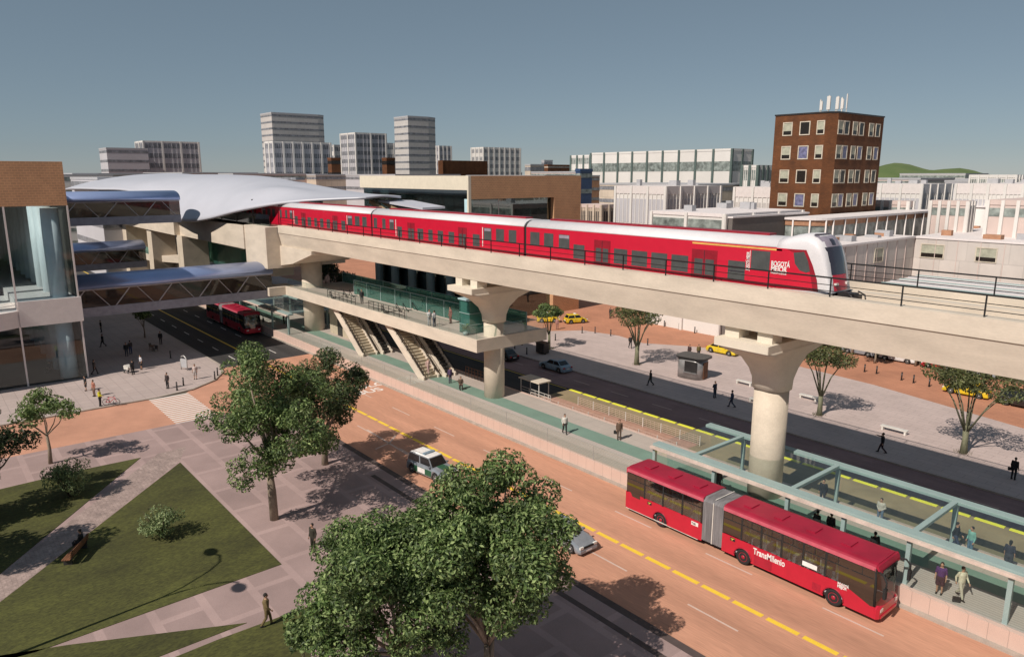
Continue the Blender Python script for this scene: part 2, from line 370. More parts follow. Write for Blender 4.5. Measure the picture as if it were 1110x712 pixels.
# lawns and their paths
def lawn(p,k=0): 
    m=MB(); n=len(p); m.add([(x,y,SW+.03) for x,y in p],[tuple(range(n))]); v=[(x,y,SW-.01) for x,y in p]+[(x,y,SW+.03) for x,y in p]
    m.add(v,[(i,(i+1)%n,n+(i+1)%n,n+i) for i in range(n)]); o=part('lawn',m,'lawn_grass'); o['kind']='structure'; return o
lawn([(-65.6,-60),(-64.2,-60),(-64.2,-20),(-62.5,-12),(-49.9,-.8),(-63.7,11.4),(-65.9,13.4)]) if False else None
lawn([(-66.1,13.2),(-66.3,9),(-66.0,2),(-65,-40),(-58,-40),(-47,-9.),(-50.3,1.1)])
lawn([(-62.8,15.5),(-46.4,.4),(-42,-4),(-41.0,2.4),(-41.3,15.5)])
lawn([(-36.6,11.6),(-40.6,3.8),(-44,-4),(-36.6,-4)])
lawn([(-35.9,15.2),(-36.1,10.),(-35.6,-10),(-26.5,-10),(-29.5,11.9)])
sheet('diagonal_path',[(-66.2,14.6),(-50.4,1.2),(-47,-2.8),(-45.3,-1.2),(-46.6,.5),(-63.2,15.6),(-66.4,17)],SW+.004,'cobble_path')
# painted markings
def dashes(name,mat,y,w,x0,x1,ln,gap,z=.005,ph=0.):
    m=MB(); x=x0+ph
    while x<x1: m.box(x,min(x+ln,x1),y-w/2,y+w/2,z-.003,z+.001 if mat!='paint_lime' else z+.05); x+=ln+gap
    return struct(name,m,mat)
dashes('yellow_lane_line','paint_yellow',34.0,.34,-29.6-2.15*28,60,1.88,.27)
m=MB(); m.box(-400,-92,33.88,34.12,.002,.006); struct('yellow_lane_line',m,'paint_yellow')
dashes('white_lane_line','paint_pinkish',31.75,.12,-62,60,3.3,4.6)
dashes('white_lane_line','paint_pinkish',37.35,.12,-90,60,3.4,4.5,ph=1.5)
dashes('white_lane_line','paint_white',31.75,.12,-400,-93,2.5,4.2)
dashes('white_lane_line','paint_white',37.35,.12,-400,-93,2.5,4.2)
dashes('lime_lane_line','paint_lime',56.3,.38,-57.4,60,1.88,.3,z=.01)
m=MB(); m.box(-300,-58,56.2,56.32,.002,.006); struct('yellow_lane_line',m,'paint_yellow')
dashes('white_lane_line','paint_pinkish',59.4,.10,-150,60,2.6,3.4)
# arrow on the road beside the parked patrol car
m=MB(); z=.006
for a,b in (((-60.3,31.9),(-52.2,31.5)),((-55.8,31.7),(-55.3,30.0)),((-55.8,31.7),(-57.2,33.2))): m.bar((a[0],a[1],z),(b[0],b[1],z),.17,.006)
struct('road_arrow',m,'paint_pinkish')
# zebra crossing
m=MB(); x=-84.0
while x<-73.6: m.box(x,x+.34,18.2,22.3,.002,.006); x+=.66
struct('zebra_crossing',m,'paint_white')
# road lettering
me=text_mesh('SOLO\nBUS',1.9,'paint_white',1.0,depth=.002,bold=.03); me.transform(Matrix.Translation((-72.6,38.6,.008))@Matrix.Rotation(PI/2,4,'Z')@Matrix.Translation((-1.9,0.3,0)))
o=bpy.data.objects.new('road_lettering',me); COL.objects.link(o); o['kind']='structure'
# hill on the horizon
def hill(name,xc,yc,rx,ry,h,seed):
    rnd=random.Random(seed); m=MB(); nx,ny=40,14; ph=[rnd.random()*6 for _ in range(4)]
    for j in range(ny+1):
        for i in range(nx+1):
            u=i/nx*2-1; v=j/ny*2-1; e=max(0,1-u*u)**.8*max(0,1-v*v)
            z=h*e*(.8+.13*math.sin(u*5+ph[0])+.08*math.sin(u*11+ph[1]+v*3)+.04*math.sin(u*23+ph[2]))
            m.v.append((xc+u*rx,yc+v*ry,z-1))
    for j in range(ny):
        for i in range(nx): a=j*(nx+1)+i; m.f.append((a,a+1,a+nx+2,a+nx+1)); m.m.append(0); m.sm.append(True)
    struct(name,m,'hill_grass',rec=False)
a=g(1000,200,0)
d=_w(985,190); d/=np.hypot(d[0],d[1])
hill('hill',d[0]*900,d[1]*900,170,120,38,3); hill('hill',d[0]*1000+150,d[1]*1000-60,190,120,27,8)
# ================================================================ PLATFORM OF THE BUS STATION
PZ=1.1
st=thing('bus_station_platform','long raised bus station platform with pink edge wall and green band between the two roads','platform',(-40,45,0))
m=MB(); m.box(-300,70,41.0,41.35,0,PZ+.02); wpart('edge_wall',m,'platform_wall',st)
m=MB(); m.box(-300,70,41.35,44.3,0,PZ); wpart('slatted_floor',m,'platform_slats',st)
m=MB(); m.box(-300,70,44.3,46.25,0,PZ); wpart('green_band',m,'green_band',st)
m=MB(); m.box(-300,70,46.25,48.9,0,PZ); wpart('tiled_floor',m,'platform_tiles',st)
m=MB(); m.box(-300,70,48.9,49.2,0,PZ+.02); wpart('back_wall',m,'platform_wall',st)
m=MB(); m.box(-420,70,40.72,41.0,0,.16); struct('kerb',m,'kerb_stone')
sheet('brick_strip',rect(-57.4,-37.5,49.25,53.2),.006,'brick_strip')
# glass railing in front, low clear panes: posts + panes
def glass_rail(name,label,cat,pts,z,h,step,gm='station_glass',post='teal_steel',rail='pink_rail',group=None,pr=.03):
    t=thing(name,label,cat,(pts[0][0],pts[0][1],z),group=group)
    for a,b in zip(pts[:-1],pts[1:]):
        a=Vector((a[0],a[1],z)); b=Vector((b[0],b[1],z)); n=max(1,round((b-a).length/step))
        for i in range(n+1):
            p=a.lerp(b,i/n); m=MB(); m.box(p.x-pr,p.x+pr,p.y-pr,p.y+pr,z,z+h)
            if not(i==0 and a!=Vector((pts[0][0],pts[0][1],z))): wpart('post',m,post,t)
        m=MB(); m.bar(a+Vector((0,0,h+.02)),b+Vector((0,0,h+.02)),.07,.05); wpart('handrail',m,rail,t)
        m=MB(); d=(b-a).normalized(); n2=Vector((-d.y,d.x,0))*.012
        aa=a+d*.04; bb=b-d*.04
        m.add([aa+n2+Vector((0,0,.05)),bb+n2+Vector((0,0,.05)),bb+n2+Vector((0,0,h-.02)),aa+n2+Vector((0,0,h-.02)),aa-n2+Vector((0,0,.05)),bb-n2+Vector((0,0,.05)),bb-n2+Vector((0,0,h-.02)),aa-n2+Vector((0,0,h-.02))],[(0,1,2,3),(7,6,5,4),(0,4,5,1),(1,5,6,2),(2,6,7,3),(3,7,4,0)])
        wpart('glass_pane',m,gm,t)
    return t
# framed glass canopy over the platform (right)
def canopy(label,x0,x1,bays,fronts,ztop=4.15,gl='clear_glass'):
    t=thing('glass_canopy',label,'canopy',(x0,45,PZ))
    m=MB(); m.box(x0,x1,41.6,42.35,ztop-.22,ztop); wpart('front_beam',m,'teal_steel',t)
    m=MB(); m.box(x0,x1,41.25,41.5,ztop-.30,ztop-.12); wpart('front_rail',m,'pink_rail',t)
    m=MB(); m.box(x0,x1,48.25,48.9,ztop-.22,ztop); wpart('rear_beam',m,'teal_steel',t)
    m=MB(); m.box(x0,x1,49.1,49.4,ztop-.5,ztop-.28); wpart('gutter',m,'teal_steel',t)
    for x in bays:
        m=MB(); m.box(x-.16,x+.16,42.352,48.248,ztop-.2,ztop-.01); wpart('cross_beam',m,'teal_steel',t)
        m=MB(); m.loft([[(x-.09,48.5-.09,PZ),(x+.09,48.5-.09,PZ),(x+.09,48.5+.09,PZ),(x-.09,48.5+.09,PZ)],[(x-.15,48.5-.13,ztop-.22),(x+.15,48.5-.13,ztop-.22),(x+.15,48.5+.13,ztop-.22),(x-.15,48.5+.13,ztop-.22)]],smooth=False); wpart('post',m,'teal_steel',t)
    for x in fronts:
        m=MB(); m.box(x-.12,x+.12,41.5,41.75,PZ,ztop-.22); wpart('post',m,'teal_steel',t)
    for a,b in zip([x0]+list(bays),list(bays)+[x1]):
        if b-a<1: continue
        m=MB(); m.box(a+.17,b-.17,42.36,48.24,ztop-.05,ztop-.03); wpart('roof_pane',m,gl,t)
        m=MB(); m.box(a+.1,b-.1,48.92,48.94,PZ+.05,ztop-.55); wpart('rear_pane',m,'clear_glass',t)
    for a,b in zip(fronts[:-1],fronts[1:]):
        m=MB(); m.box(a+.13,b-.13,41.42,41.44,PZ+.05,ztop-.32); wpart('front_pane',m,'clear_glass',t)
    return t
canopy('teal steel and glass canopy over the platform behind the large articulated bus',-33.4,12,[-30,-22.4,-14.85,-7.3,.3,7.9],[-33.2,-27.9,-22.3,-18.6,-14.8,-9.8,-4.5,1,6.5,11.8])
canopy('far glass canopy on the platform beside the shaded red bus',-150,-101.2,[-145,-138,-131,-124,-117,-110,-103],[-149.8,-142,-135,-128,-121,-114,-107.5,-101.4])
glass_rail('glass_screen','low clear glass screen along the platform edge left of the articulated bus','glass screen',[(-101,41.15),(-33.5,41.15)],PZ+.02,1.25,5.6,pr=.015,rail='clear_glass',gm='clear_glass',post='alloy_grey')
# mesh fences on the brick strip behind the platform
def mesh_fence(label,x0,x1,y,h=1.0,grp=None):
    t=thing('mesh_fence',label,'fence',(x0,y,0),group=grp); n=max(2,round((x1-x0)/2.2))
    for i in range(n+1):
        x=x0+(x1-x0)*i/n; m=MB(); m.box(x-.03,x+.03,y-.03,y+.03,0,h+.05); wpart('post',m,'bench_white',t)
    m=MB(); k=5
    for j in range(k): z=.15+(h-.15)*j/(k-1); m.box(x0,x1,y-.012,y+.012,z-.012,z+.012)
    x=x0+.35
    while x<x1: m.box(x-.008,x+.008,y-.008,y+.008,.12,h); x+=.5
    wpart('mesh_panel',m,'platform_wall',t); return t
mesh_fence('pale mesh fence on the brick strip right behind the platform tiles',-56.6,-37.2,49.6,1.15)
mesh_fence('pale mesh fence along the brown busway side of the brick strip',-52.8,-37.2,53.0,.9)
t=thing('turnstile_shelter','small flat roofed shelter with white rails behind the second viaduct pier','shelter',(-57.5,51,0))
m=MB(); m.box(-59.6,-56.2,50.4,52.2,2.0,2.12); wpart('roof',m,'cream_concrete',t)
for x in (-59.4,-56.4):
    for y in (50.6,52.0): m=MB(); m.box(x-.04,x+.04,y-.04,y+.04,0,2.0); wpart('post',m,'bench_white',t)
m=MB()
for z in (.5,.8,1.1): m.box(-59.3,-54.5,50.55,50.6,z-.02,z+.02)
for x in (-58,-57,-55.5,-54.5): m.box(x-.02,x+.02,50.55,50.6,0,1.1)
wpart('railing',m,'bench_white',t)
# ================================================================ VIADUCT
VY0,VY1,VZT,VZB=42.0,50.75,16.85,13.9
vi=thing('rail_viaduct','long cream concrete metro viaduct girder crossing above the platform','viaduct',(-30,46.4,VZB))
prof=[(42.45,VZB),(50.3,VZB),(50.6,15.7),(50.75,15.72),(50.75,VZT-.04),(50.2,VZT-.04),(50.2,16.1),(43.0,16.1),(43.0,VZT),(42.0,VZT),(42.0,15.78),(42.04,15.74)]
m=MB(); m.cross(prof,-104,60); wpart('girder',m,'cream_concrete',vi)
m=MB(); m.box(-104,60,42.0,42.1,15.742,15.772); wpart('seam',m,'seam_dark',vi)
m=MB(); m.box(-104,60,43.05,46.1,16.102,16.16); wpart('track_bed',m,'deck_brown',vi)
m=MB(); m.box(-104,60,47.3,50.15,16.102,16.15); wpart('deck_slab',m,'deck_concrete',vi)
m=MB(); m.box(-104,60,46.5,47.25,16.102,16.7); wpart('walkway_kerb',m,'cream_concrete',vi)
for y in (44.1,45.55,48.1,49.5):
    m=MB(); m.box(-104,60,y-.05,y+.05,16.165,16.33); wpart('rail',m,'steel_rail',vi)
def handrail(label,y,z,x0,x1,step,h=1.15):
    t=thing('handrail',label,'railing',(x0,y,z)); n=round((x1-x0)/step)
    for i in range(n+1):
        x=x0+(x1-x0)*i/n; m=MB(); m.box(x-.035,x+.035,y-.035,y+.035,z,z+h); wpart('post',m,'black_rail',t)
    for j,(zz,r) in enumerate(((h,.045),(h*.62,.02),(h*.3,.02))):
        m=MB(); m.box(x0-.05,x1+.05,y-r,y+r,z+zz-r,z+zz+r); wpart('rail',m,'black_rail',t)
handrail('black steel handrail along the near edge of the viaduct beside the train',42.3,VZT,-103.5,16,4.13)
handrail('black steel handrail along the far edge of the viaduct behind the train nose',50.55,VZT-.04,-103.5,16,4.5)
def rrect(cx,cy,hx,hy,r,z,n=6):
    p=[]
    for sx,sy,a0 in ((1,1,0),(-1,1,PI/2),(-1,-1,PI),(1,-1,1.5*PI)):
        for k in range(n+1): a=a0+PI/2*k/n; p.append((cx+sx*(hx-r)+r*math.cos(a),cy+sy*(hy-r)+r*math.sin(a),z))
    return p
def pier(x,y,label,zb=0,r=1.2):
    t=thing('viaduct_pier',label,'pier',(x,y,zb),group='piers carrying the viaduct')
    m=MB(); m.cyl((0,0),r,0,9.2,40); part('shaft',m,'pier_concrete',t)
    m=MB(); m.loft([rrect(0,0,r+.10,r+.10,r*.95,9.2),rrect(0,0,r+.12,r+.12,r*.9,9.9),rrect(0,0,r+.2,r+.55,1.1,10.7),rrect(0,0,1.5,2.5,.9,11.6),rrect(0,0,1.95,3.7,.35,12.3),rrect(0,0,2.05,4.25,.12,12.62)]); m.loft([rrect(0,0,2.07,4.4,.08,12.62),rrect(0,0,2.07,4.4,.08,13.15)],smooth=False); part('capital',m,'cap_concrete',t)
    for sx in (-1.25,1.25):
        for sy in (-2.9,2.9): m=MB(); m.box(sx-.55,sx+.55,sy-.6,sy+.6,13.152,VZB); part('bearing',m,'cap_concrete',t)
    m=MB(); m.box(-.9,.9,-1.2,1.2,13.152,13.7); part('shear_key',m,'cap_concrete',t)
    return t
pier(-26.7,46.3,'cream round pier with flared cap under the viaduct right behind the articulated bus')
pier(-58.35,46.0,'cream round pier passing through the concourse corner',r=1.08)
pier(4.3,46.3,'cream round pier of the viaduct past the right end of the canopy')
# ================================================================ CONCOURSE
co=thing('concourse_deck','cream raised concourse deck with stairs down to the platform below the viaduct','walkway',(-80,47,6.5))
m=MB(); m.prism([(-104.5,42.8),(-57.1,42.8),(-57.1,52.3),(-104.5,52.3)],6.5,7.62); wpart('slab',m,'cream_concrete',co)
m=MB(); m.prism([(-104.3,43.1),(-57.4,43.1),(-57.4,52.0),(-104.3,52.0)],7.622,7.66); wpart('floor_finish',m,'platform_tiles',co)
m=MB(); m.box(-107.8,-104.5,40.3,44.2,6.5,7.75); wpart('bridge_landing',m,'cream_concrete',co)
m=MB(); m.box(-104.5,-57.1,42.8,43.05,7.622,7.8); wpart('kerb',m,'cream_concrete',co)
m=MB(); m.box(-57.35,-57.1,43.052,52.3,7.622,7.8); wpart('kerb',m,'cream_concrete',co)
glass_rail('glass_balustrade','clear glass balustrade along the front of the concourse deck','balustrade',[(-104,43.0),(-57.35,43.0),(-57.35,52.0)],7.8,1.2,7,'clear_glass','station_glass','station_glass',pr=.015)
t=glass_rail('glass_wall','tall teal glass wall along the middle of the concourse deck','glass wall',[(-92,47.6),(-62.4,47.6)],7.66,2.0,3.6,'teal_glass','teal_steel','teal_steel',pr=.05)
glass_rail('glass_wall','low teal glass wall along the back edge of the concourse deck','glass wall',[(-104,51.9),(-60,51.9)],7.66,1.5,6,'teal_glass','teal_steel','teal_steel',pr=.04)
t=thing('lift_shaft','teal glass lift shaft standing beside the pier at the concourse corner','lift',(-61,45,7.66))
m=MB(); m.box(-62.0,-60.2,44.2,46.0,7.66,11.2); wpart('glass_body',m,'teal_glass',t)
m=MB(); m.box(-61.9,-60.3,44.3,45.9,7.7,11.0); wpart('lift_car',m,'teal_steel',t)
m=MB(); m.box(-62.1,-60.1,44.1,46.1,11.2,11.35); wpart('roof',m,'column_blue',t)
for z in (8.6,9.8): m=MB(); m.box(-62.02,-60.18,44.18,46.02,z,z+.07); wpart('frame',m,'teal_steel',t)
# stairs
def stairs(label,xb,xt,y0,y1,zb,zt,rails=2,esc=False):
    t=thing('escalator' if esc else 'staircase',label,'escalator' if esc else 'stairs',(xb,(y0+y1)/2,zb))
    n=22; m=MB(); pts=[]
    for i in range(n): 
        xa=xb+(xt-xb)*i/n; xn=xb+(xt-xb)*(i+1)/n; z=zb+(zt-zb)*(i+1)/n; pts+=[(xa,z),(xn,z)]
    low=[(xt,zt-.75),(xb+(xt-xb)*.09,zb+.01)]
    prof=[(xb,zb+.01)]+pts+low
    m.side(prof,y0,y1); wpart('steps',m,'escalator_dark' if esc else 'stair_cream',t)
    for y in (y0-.1,y1+.1):
        m=MB(); m.side([(xb+.25,zb),(xb+.25,zb+.35),(xt,zt+.15),(xt,zt-.95),(xb-(.9 if xt<xb else -.9),zb)],y-.09,y+.09); wpart('stringer',m,'cream_concrete',t)
        for zz in ((.9,) if esc else (.95,.6)):
            m=MB(); m.bar((xb,y,zb+zz),(xt,y,zt+zz),.06,.06); wpart('handrail',m,'black_rail' if esc else 'steel_dark',t)
        for i in range(0,9):
            f=i/8; x=xb+(xt-xb)*f; z=zb+(zt-zb)*f; m=MB(); m.box(x-.03,x+.03,y-.03,y+.03,z,z+.95); wpart('baluster',m,'steel_dark',t)
    return t
stairs('cream staircase at the left of the concourse, going down to the platform',-82.6,-91.2,43.6,45.4,PZ,7.66)
stairs('dark escalator behind the left staircase under the concourse',-82.2,-90.8,46.3,47.4,PZ,7.66,esc=True)
stairs('cream staircase nearer the round pier, going down to the platform',-68.3,-77.2,43.6,45.4,PZ,7.66)
stairs('dark escalator behind the right staircase near the round pier',-67.8,-76.7,46.3,47.4,PZ,7.66,esc=True)
def fence(label,x0,x1,y,z,h,step=1.2,mt='steel_dark'):
    t=thing('railing',label,'railing',(x0,y,z)); n=round((x1-x0)/step)
    for i in range(n+1):
        x=x0+(x1-x0)*i/n; m=MB(); m.box(x-.025,x+.025,y-.025,y+.025,z,z+h); wpart('post',m,mt,t)
    m=MB()
    for k in (1,.66,.33): m.box(x0,x1,y-.02,y+.02,z+h*k-.02,z+h*k+.02)
    wpart('rails',m,mt,t)
fence('dark railing around the left stair opening on the concourse floor',-92,-84,43.55,7.66,1.05)
fence('dark railing around the right stair opening on the concourse floor',-80.5,-72,43.55,7.66,1.05)
fence('rusty barrier behind the foot of the right staircase',-66.5,-59.5,48.2,PZ,1.2,.6,'bench_wood')
t=thing('ticket_wall','cream partition wall standing under the concourse left of the stairs','wall',(-97,47.5,PZ)); m=MB(); m.box(-99,-93,47,47.3,PZ,6.49); wpart('wall_panel',m,'stair_cream',t); m=MB(); m.box(-96.5,-95,46.96,47,PZ,3.4); wpart('door',m,'steel_dark',t)
def planter(x,y,z,label):
    t=thing('potted_plant',label,'plant',(x,y,z)); m=MB(); m.cyl((0,0),.22,0,.4,14,r1=.3); part('pot',m,'teal_steel',t)
    m=MB(); rnd=random.Random(5)
    for k in range(120):
        a=rnd.random()*2*PI; e=rnd.random()*1.2; l=.3+.45*rnd.random(); p=Vector((math.cos(a)*math.cos(e)*l*.7,math.sin(a)*math.cos(e)*l*.7,.4+math.sin(e)*l*1.2)); s=.10
        q=Vector((-math.sin(a),math.cos(a),0))*s; m.add([p,p+q*.5+Vector((0,0,.05)),p+Vector((math.cos(a),math.sin(a),.6))*s*1.6,p-q*.5+Vector((0,0,.05))],[(0,1,2,3)])
    part('leaves',m,'leaf_light',t,rec=False)
planter(-60.3,43.75,7.66,'bright green potted plant at the corner of the concourse deck')
# ================================================================ METRO STATION
ms=thing('metro_station','elevated metro station with a flowing white shell roof at the end of the viaduct','station',(-130,46,0))
# portal head over its pier
m=MB(); m.loft([[(x,y,z) for y,z in ((40.2,10.6),(52.6,10.6),(52.6,16.6),(40.2,16.6))] for x in (-112.6,-104.2)],smooth=False); wpart('portal_block',m,'cream_concrete',ms)
m=MB(); m.loft([[(-104.2,y,z) for y,z in ((42.2,11.),(51,11.),(51,13.88),(42.2,13.88))],[(-100,y,z) for y,z in ((42.2,11.6),(51,11.6),(51,13.88),(42.2,13.88))],[(-93.5,y,z) for y,z in ((42.2,13.4),(51,13.4),(51,13.88),(42.2,13.88))]],smooth=False); wpart('haunch',m,'cream_concrete',ms)
m=MB(); m.cyl((-102.6,46.2),1.5,0,11.4,32); wpart('column',m,'pier_concrete',ms)
m=MB(); m.box(-146,-112.6,40.0,40.6,12.9,16.45); wpart('edge_beam',m,'cream_concrete',ms)
m=MB(); m.box(-210,-112.6,40.6,53.5,13.2,16.1); wpart('platform_slab',m,'cream_concrete',ms)
m=MB(); m.box(-230,-146,39,54.5,13.0,16.3); wpart('platform_slab',m,'cream_concrete',ms)
for x in (-146.5,-168,-190): m=MB(); m.box(x,x+3.5,39.4,44,0,13.0); wpart('column',m,'pier_concrete',ms)
m=MB(); m.box(-212,-110,51.9,52.1,16.3,20.5); wpart('platform_wall',m,'dark_glass',ms)
m=MB(); m.box(-205,-106,41.6,41.7,16.45,18.3); wpart('platform_screen',m,'dark_glass',ms)
for k in range(14): x=-206+7.2*k; m=MB(); m.box(x-.12,x+.12,41.55,41.8,16.3,20.4); wpart('mullion',m,'steel_dark',ms)
for k in range(14): x=-206+7.2*k; m=MB(); m.box(x-.12,x+.12,51.7,51.88,16.3,20.5); wpart('mullion',m,'steel_dark',ms)
# shell roof: control rows along X (east tip -> west), 5 points each across Y
def cat(p,t):
    n=len(p)-1; i=min(int(t*n),n-1); f=t*n-i
    a=p[max(i-1,0)];b=p[i];c=p[i+1];d=p[min(i+2,n)]
    return .5*((2*b)+(c-a)*f+(2*a-5*b+4*c-d)*f*f+(3*b-a-3*c+d)*f**3)
rows=[ # (x, [(y,z)*5])
 (-95,[(51.5,20.95),(53,21.1),(54.5,21.2),(56,21.15),(57.5,21.0)]),
 (-103,[(44.5,20.4),(48.5,21.0),(52,21.3),(55.5,21.3),(59,20.8)]),
 (-112,[(40.0,19.0),(44.5,22.0),(49,22.1),(54,22.1),(60,20.6)]),
 (-124,[(38.2,17.1),(41.6,20.6),(47,22.8),(54,23.0),(61,20.6)]),
 (-134,[(37.4,16.3),(40.0,20.2),(46,23.2),(54,23.6),(62,20.6)]),
 (-144,[(37.4,17.2),(40.0,20.8),(46,23.5),(54,23.8),(62,20.6)]),
 (-157,[(35.0,20.9),(38.5,22.6),(45,23.8),(54,23.9),(62,20.6)]),
 (-172,[(31.5,21.3),(37,23.0),(45,23.9),(54,23.9),(62,20.6)]),
 (-190,[(30.0,21.2),(36,23.0),(45,24.2),(54,24.0),(61,20.8)]),
 (-215,[(33,20.6),(38,22.0),(45,23.1),(53,22.8),(59,20.6)]),
 (-232,[(42,20.4),(44,21.0),(47,21.5),(51,21.4),(55,20.6)])]
m=MB(); NU,NV=60,20; A=np.array([[[x,y,z] for y,z in r] for x,r in rows])
P=np.zeros((NU+1,NV+1,3))
for i in range(NU+1):
    row=np.array([cat([A[k,j] for k in range(len(rows))],i/NU) for j in range(5)])
    for j in range(NV+1): P[i,j]=cat([row[q] for q in range(5)],j/NV)
nrm=np.zeros_like(P); gu=np.gradient(P,axis=0); gv=np.gradient(P,axis=1); nrm=np.cross(gv,gu); nrm/=np.linalg.norm(nrm,axis=2,keepdims=True)+1e-9
Q=P-nrm*.35*np.sign(nrm[:,:,2:3]+1e-6)
W=NV+1; idx=lambda i,j,k:k*(NU+1)*W+i*W+j
m.v=[tuple(p) for p in P.reshape(-1,3)]+[tuple(p) for p in Q.reshape(-1,3)]
for i in range(NU):
    for j in range(NV):
        m.f+=[(idx(i,j,0),idx(i,j+1,0),idx(i+1,j+1,0),idx(i+1,j,0)),(idx(i,j,1),idx(i+1,j,1),idx(i+1,j+1,1),idx(i,j+1,1))]
for i in range(NU): m.f+=[(idx(i,0,0),idx(i+1,0,0),idx(i+1,0,1),idx(i,0,1)),(idx(i,NV,0),idx(i,NV,1),idx(i+1,NV,1),idx(i+1,NV,0))]
for j in range(NV): m.f+=[(idx(0,j,0),idx(0,j,1),idx(0,j+1,1),idx(0,j+1,0)),(idx(NU,j,0),idx(NU,j+1,0),idx(NU,j+1,1),idx(NU,j,1))]
m.m=[0]*len(m.f); m.sm=[True]*len(m.f); sh=wpart('shell_roof',m,'shell_white',ms)
m=MB(); m.box(-136,-121,52.6,54.2,23.2,23.6); wpart('roof_light',m,'city_band',ms)
m=MB(); m.add([(-97.5,55,20.4),(-96,60,20.3),(-88,60.5,19.6),(-88.5,57,19.5),(-97.5,55,20.1),(-96,60,20.),(-88,60.5,19.3),(-88.5,57,19.2)],[(0,1,2,3),(7,6,5,4),(0,4,5,1),(1,5,6,2),(2,6,7,3),(3,7,4,0)]); wpart('end_awning',m,'shell_white',ms)
m=MB(); m.box(-108,-88,54,61,13.5,17.4); wpart('rear_hall',m,'dark_glass',ms)
m=MB(); m.bar((-98,54,20.2),(-86,54,16.6),.5,.5); m.bar((-98,56,20.2),(-86,56,16.6),.5,.5); wpart('roof_strut',m,'bridge_floor',ms)
# footbridges from the left building to the station
def footbridge(label,x,w,y0,y1,zb,zt=None,slope=0.,roofh=1.5):
    t=thing('footbridge',label,'footbridge',(x,(y0+y1)/2,zb),group='covered footbridges between the glass building and the station')
    m=MB(); m.box(x-w,x,y0,y1,zb,zb+.35); wpart('deck',m,'bridge_floor',t)
    m=MB(); m.box(x,x+.2,y0,y1,zb-.05,zb+1.15); wpart('fascia',m,'bridge_deck',t)
    m=MB(); m.box(x-w-.2,x-w,y0,y1,zb-.05,zb+1.15); wpart('fascia',m,'bridge_deck',t)
    zr=zb+3.5
    for xx in (x,x-w):
        m=MB(); m.box(xx-.12,xx+.12,y0,y1,zr-.16,zr+.12); wpart('top_chord',m,'bridge_steel',t)
        n=max(2,round((y1-y0)/5.2)); st_=(y1-y0)/n
        for i in range(n):
            a=y0+i*st_
            m=MB(); m.bar((xx,a,zb+1.1),(xx,a+st_*.36,zr-.1),.13,.13); wpart('brace',m,'bridge_steel',t)
            m=MB(); m.bar((xx,a+st_*.52,zr-.1),(xx,a+st_*.88,zb+1.1),.09,.09); wpart('brace',m,'bridge_steel',t)
        m=MB(); m.box(xx-.02,xx+.02,y0,y1,zb+1.15,zr-.17); wpart('glass_pane',m,'bridge_glass',t)
    prof=[]; n=14; q=w/2+.7
    for k in range(n+1): a=PI*k/n; prof.append((x-w/2+q*math.cos(a),zr+.12+roofh*math.sin(a)**.75))
    rings=[[(p,y,z) for p,z in prof]+[(x-w/2-q+.3,y,zr+.05),(x-w/2+q-.3,y,zr+.05)] for y in (y0,y1)]
    m=MB(); m.loft(rings); wpart('roof',m,'bridge_roof_metal',t)
    return t
footbridge('nearest covered footbridge with blue metal roof over the black road',-105.6,5.2,14.9,41.2,6.2)
footbridge('lower covered footbridge with blue roof seen behind the nearest one',-158,5.5,12,36.5,6.2)
footbridge('upper covered footbridge with white roof meeting the station shell',-128,6,13,35.4,16.5,roofh=1.4)
# second concourse beyond
t=thing('far_concourse','far cream concourse slab with a chamfered corner seen between the footbridges','walkway',(-160,44,6.5))
m=MB(); m.prism([(-230,39.5),(-168,39.5),(-160,43),(-156,52),(-230,52)],6.2,7.5); wpart('slab',m,'cream_concrete',t)
for a,b in (((-166,41.6),(-163.5,44)),((-174,41),(-176,44))): m=MB(); m.bar((a[0],a[1],0),(b[0],b[1],6.2),.5,.5); wpart('leaning_column',m,'pier_concrete',t)
m=MB(); m.box(-230,-168,39.7,39.75,7.5,9.0); wpart('glass_pane',m,'teal_glass',t)
t=thing('station_stair_hall','cream stair hall with slanted wall at the back of the far concourse','building',(-150,47,0))
m=MB(); m.side([(-150,7.5),(-118,7.5),(-118,9.5),(-136,13.1),(-150,13.1)],46.5,50); wpart('slanted_wall',m,'cream_concrete',t)
m=MB(); m.box(-149,-128,44.8,46,7.5,11.5); wpart('glass_hall',m,'teal_glass',t)
m=MB(); m.box(-152,-146,42.5,44.5,7.5,13.1); wpart('column',m,'pier_concrete',t)
# ================================================================ BUILDINGS
# left building: glass hall with brick parapet
lb=thing('glass_building','glass fronted hall with round pale columns and orange brick parapet at the left edge','building',(-110,0,0))
m=MB(); m.box(-190,-98,14.0,14.9,20.6,25.5); m.box(-98.9,-98,-60,14.0,20.6,25.5); m.box(-190,-189,-60,14.0,20.6,25.5); m.box(-189,-98.9,-60,-59,20.6,25.5); wpart('brick_parapet',m,'tan_tile',lb)
m=MB(); m.box(-189,-98.9,-59,14.0,22.4,22.45); wpart('added_glass_roof',m,'clear_glass',lb)  # unseen skylight, added so the sun lights the columns inside
m=MB(); m.box(-188,-98.2,14.6,14.85,SW,7.1); m.box(-188,-98.2,14.6,14.85,10.,20.6); wpart('rear_wall',m,'escalator_dark',lb)  # unseen side, made opaque so the building shades the plaza
m=MB(); m.box(-189,-98.9,-59,-6,20.3,20.55); m.box(-189,-111,-6,14,20.3,20.55); wpart('ceiling',m,'dark_interior',lb)  # unseen, shaped so sun from above reaches only the nearest columns
m=MB(); m.box(-190,-97.75,8.8,15.1,7.1,10.0); wpart('white_band',m,'white_panel',lb)
cv=[(-97.9,8.78),(-96.9,7.2),(-96.3,5.),(-96.0,1.5),(-95.9,-4),(-96,-30)]
pol=cv+[(-112,-30),(-112,8.78)]
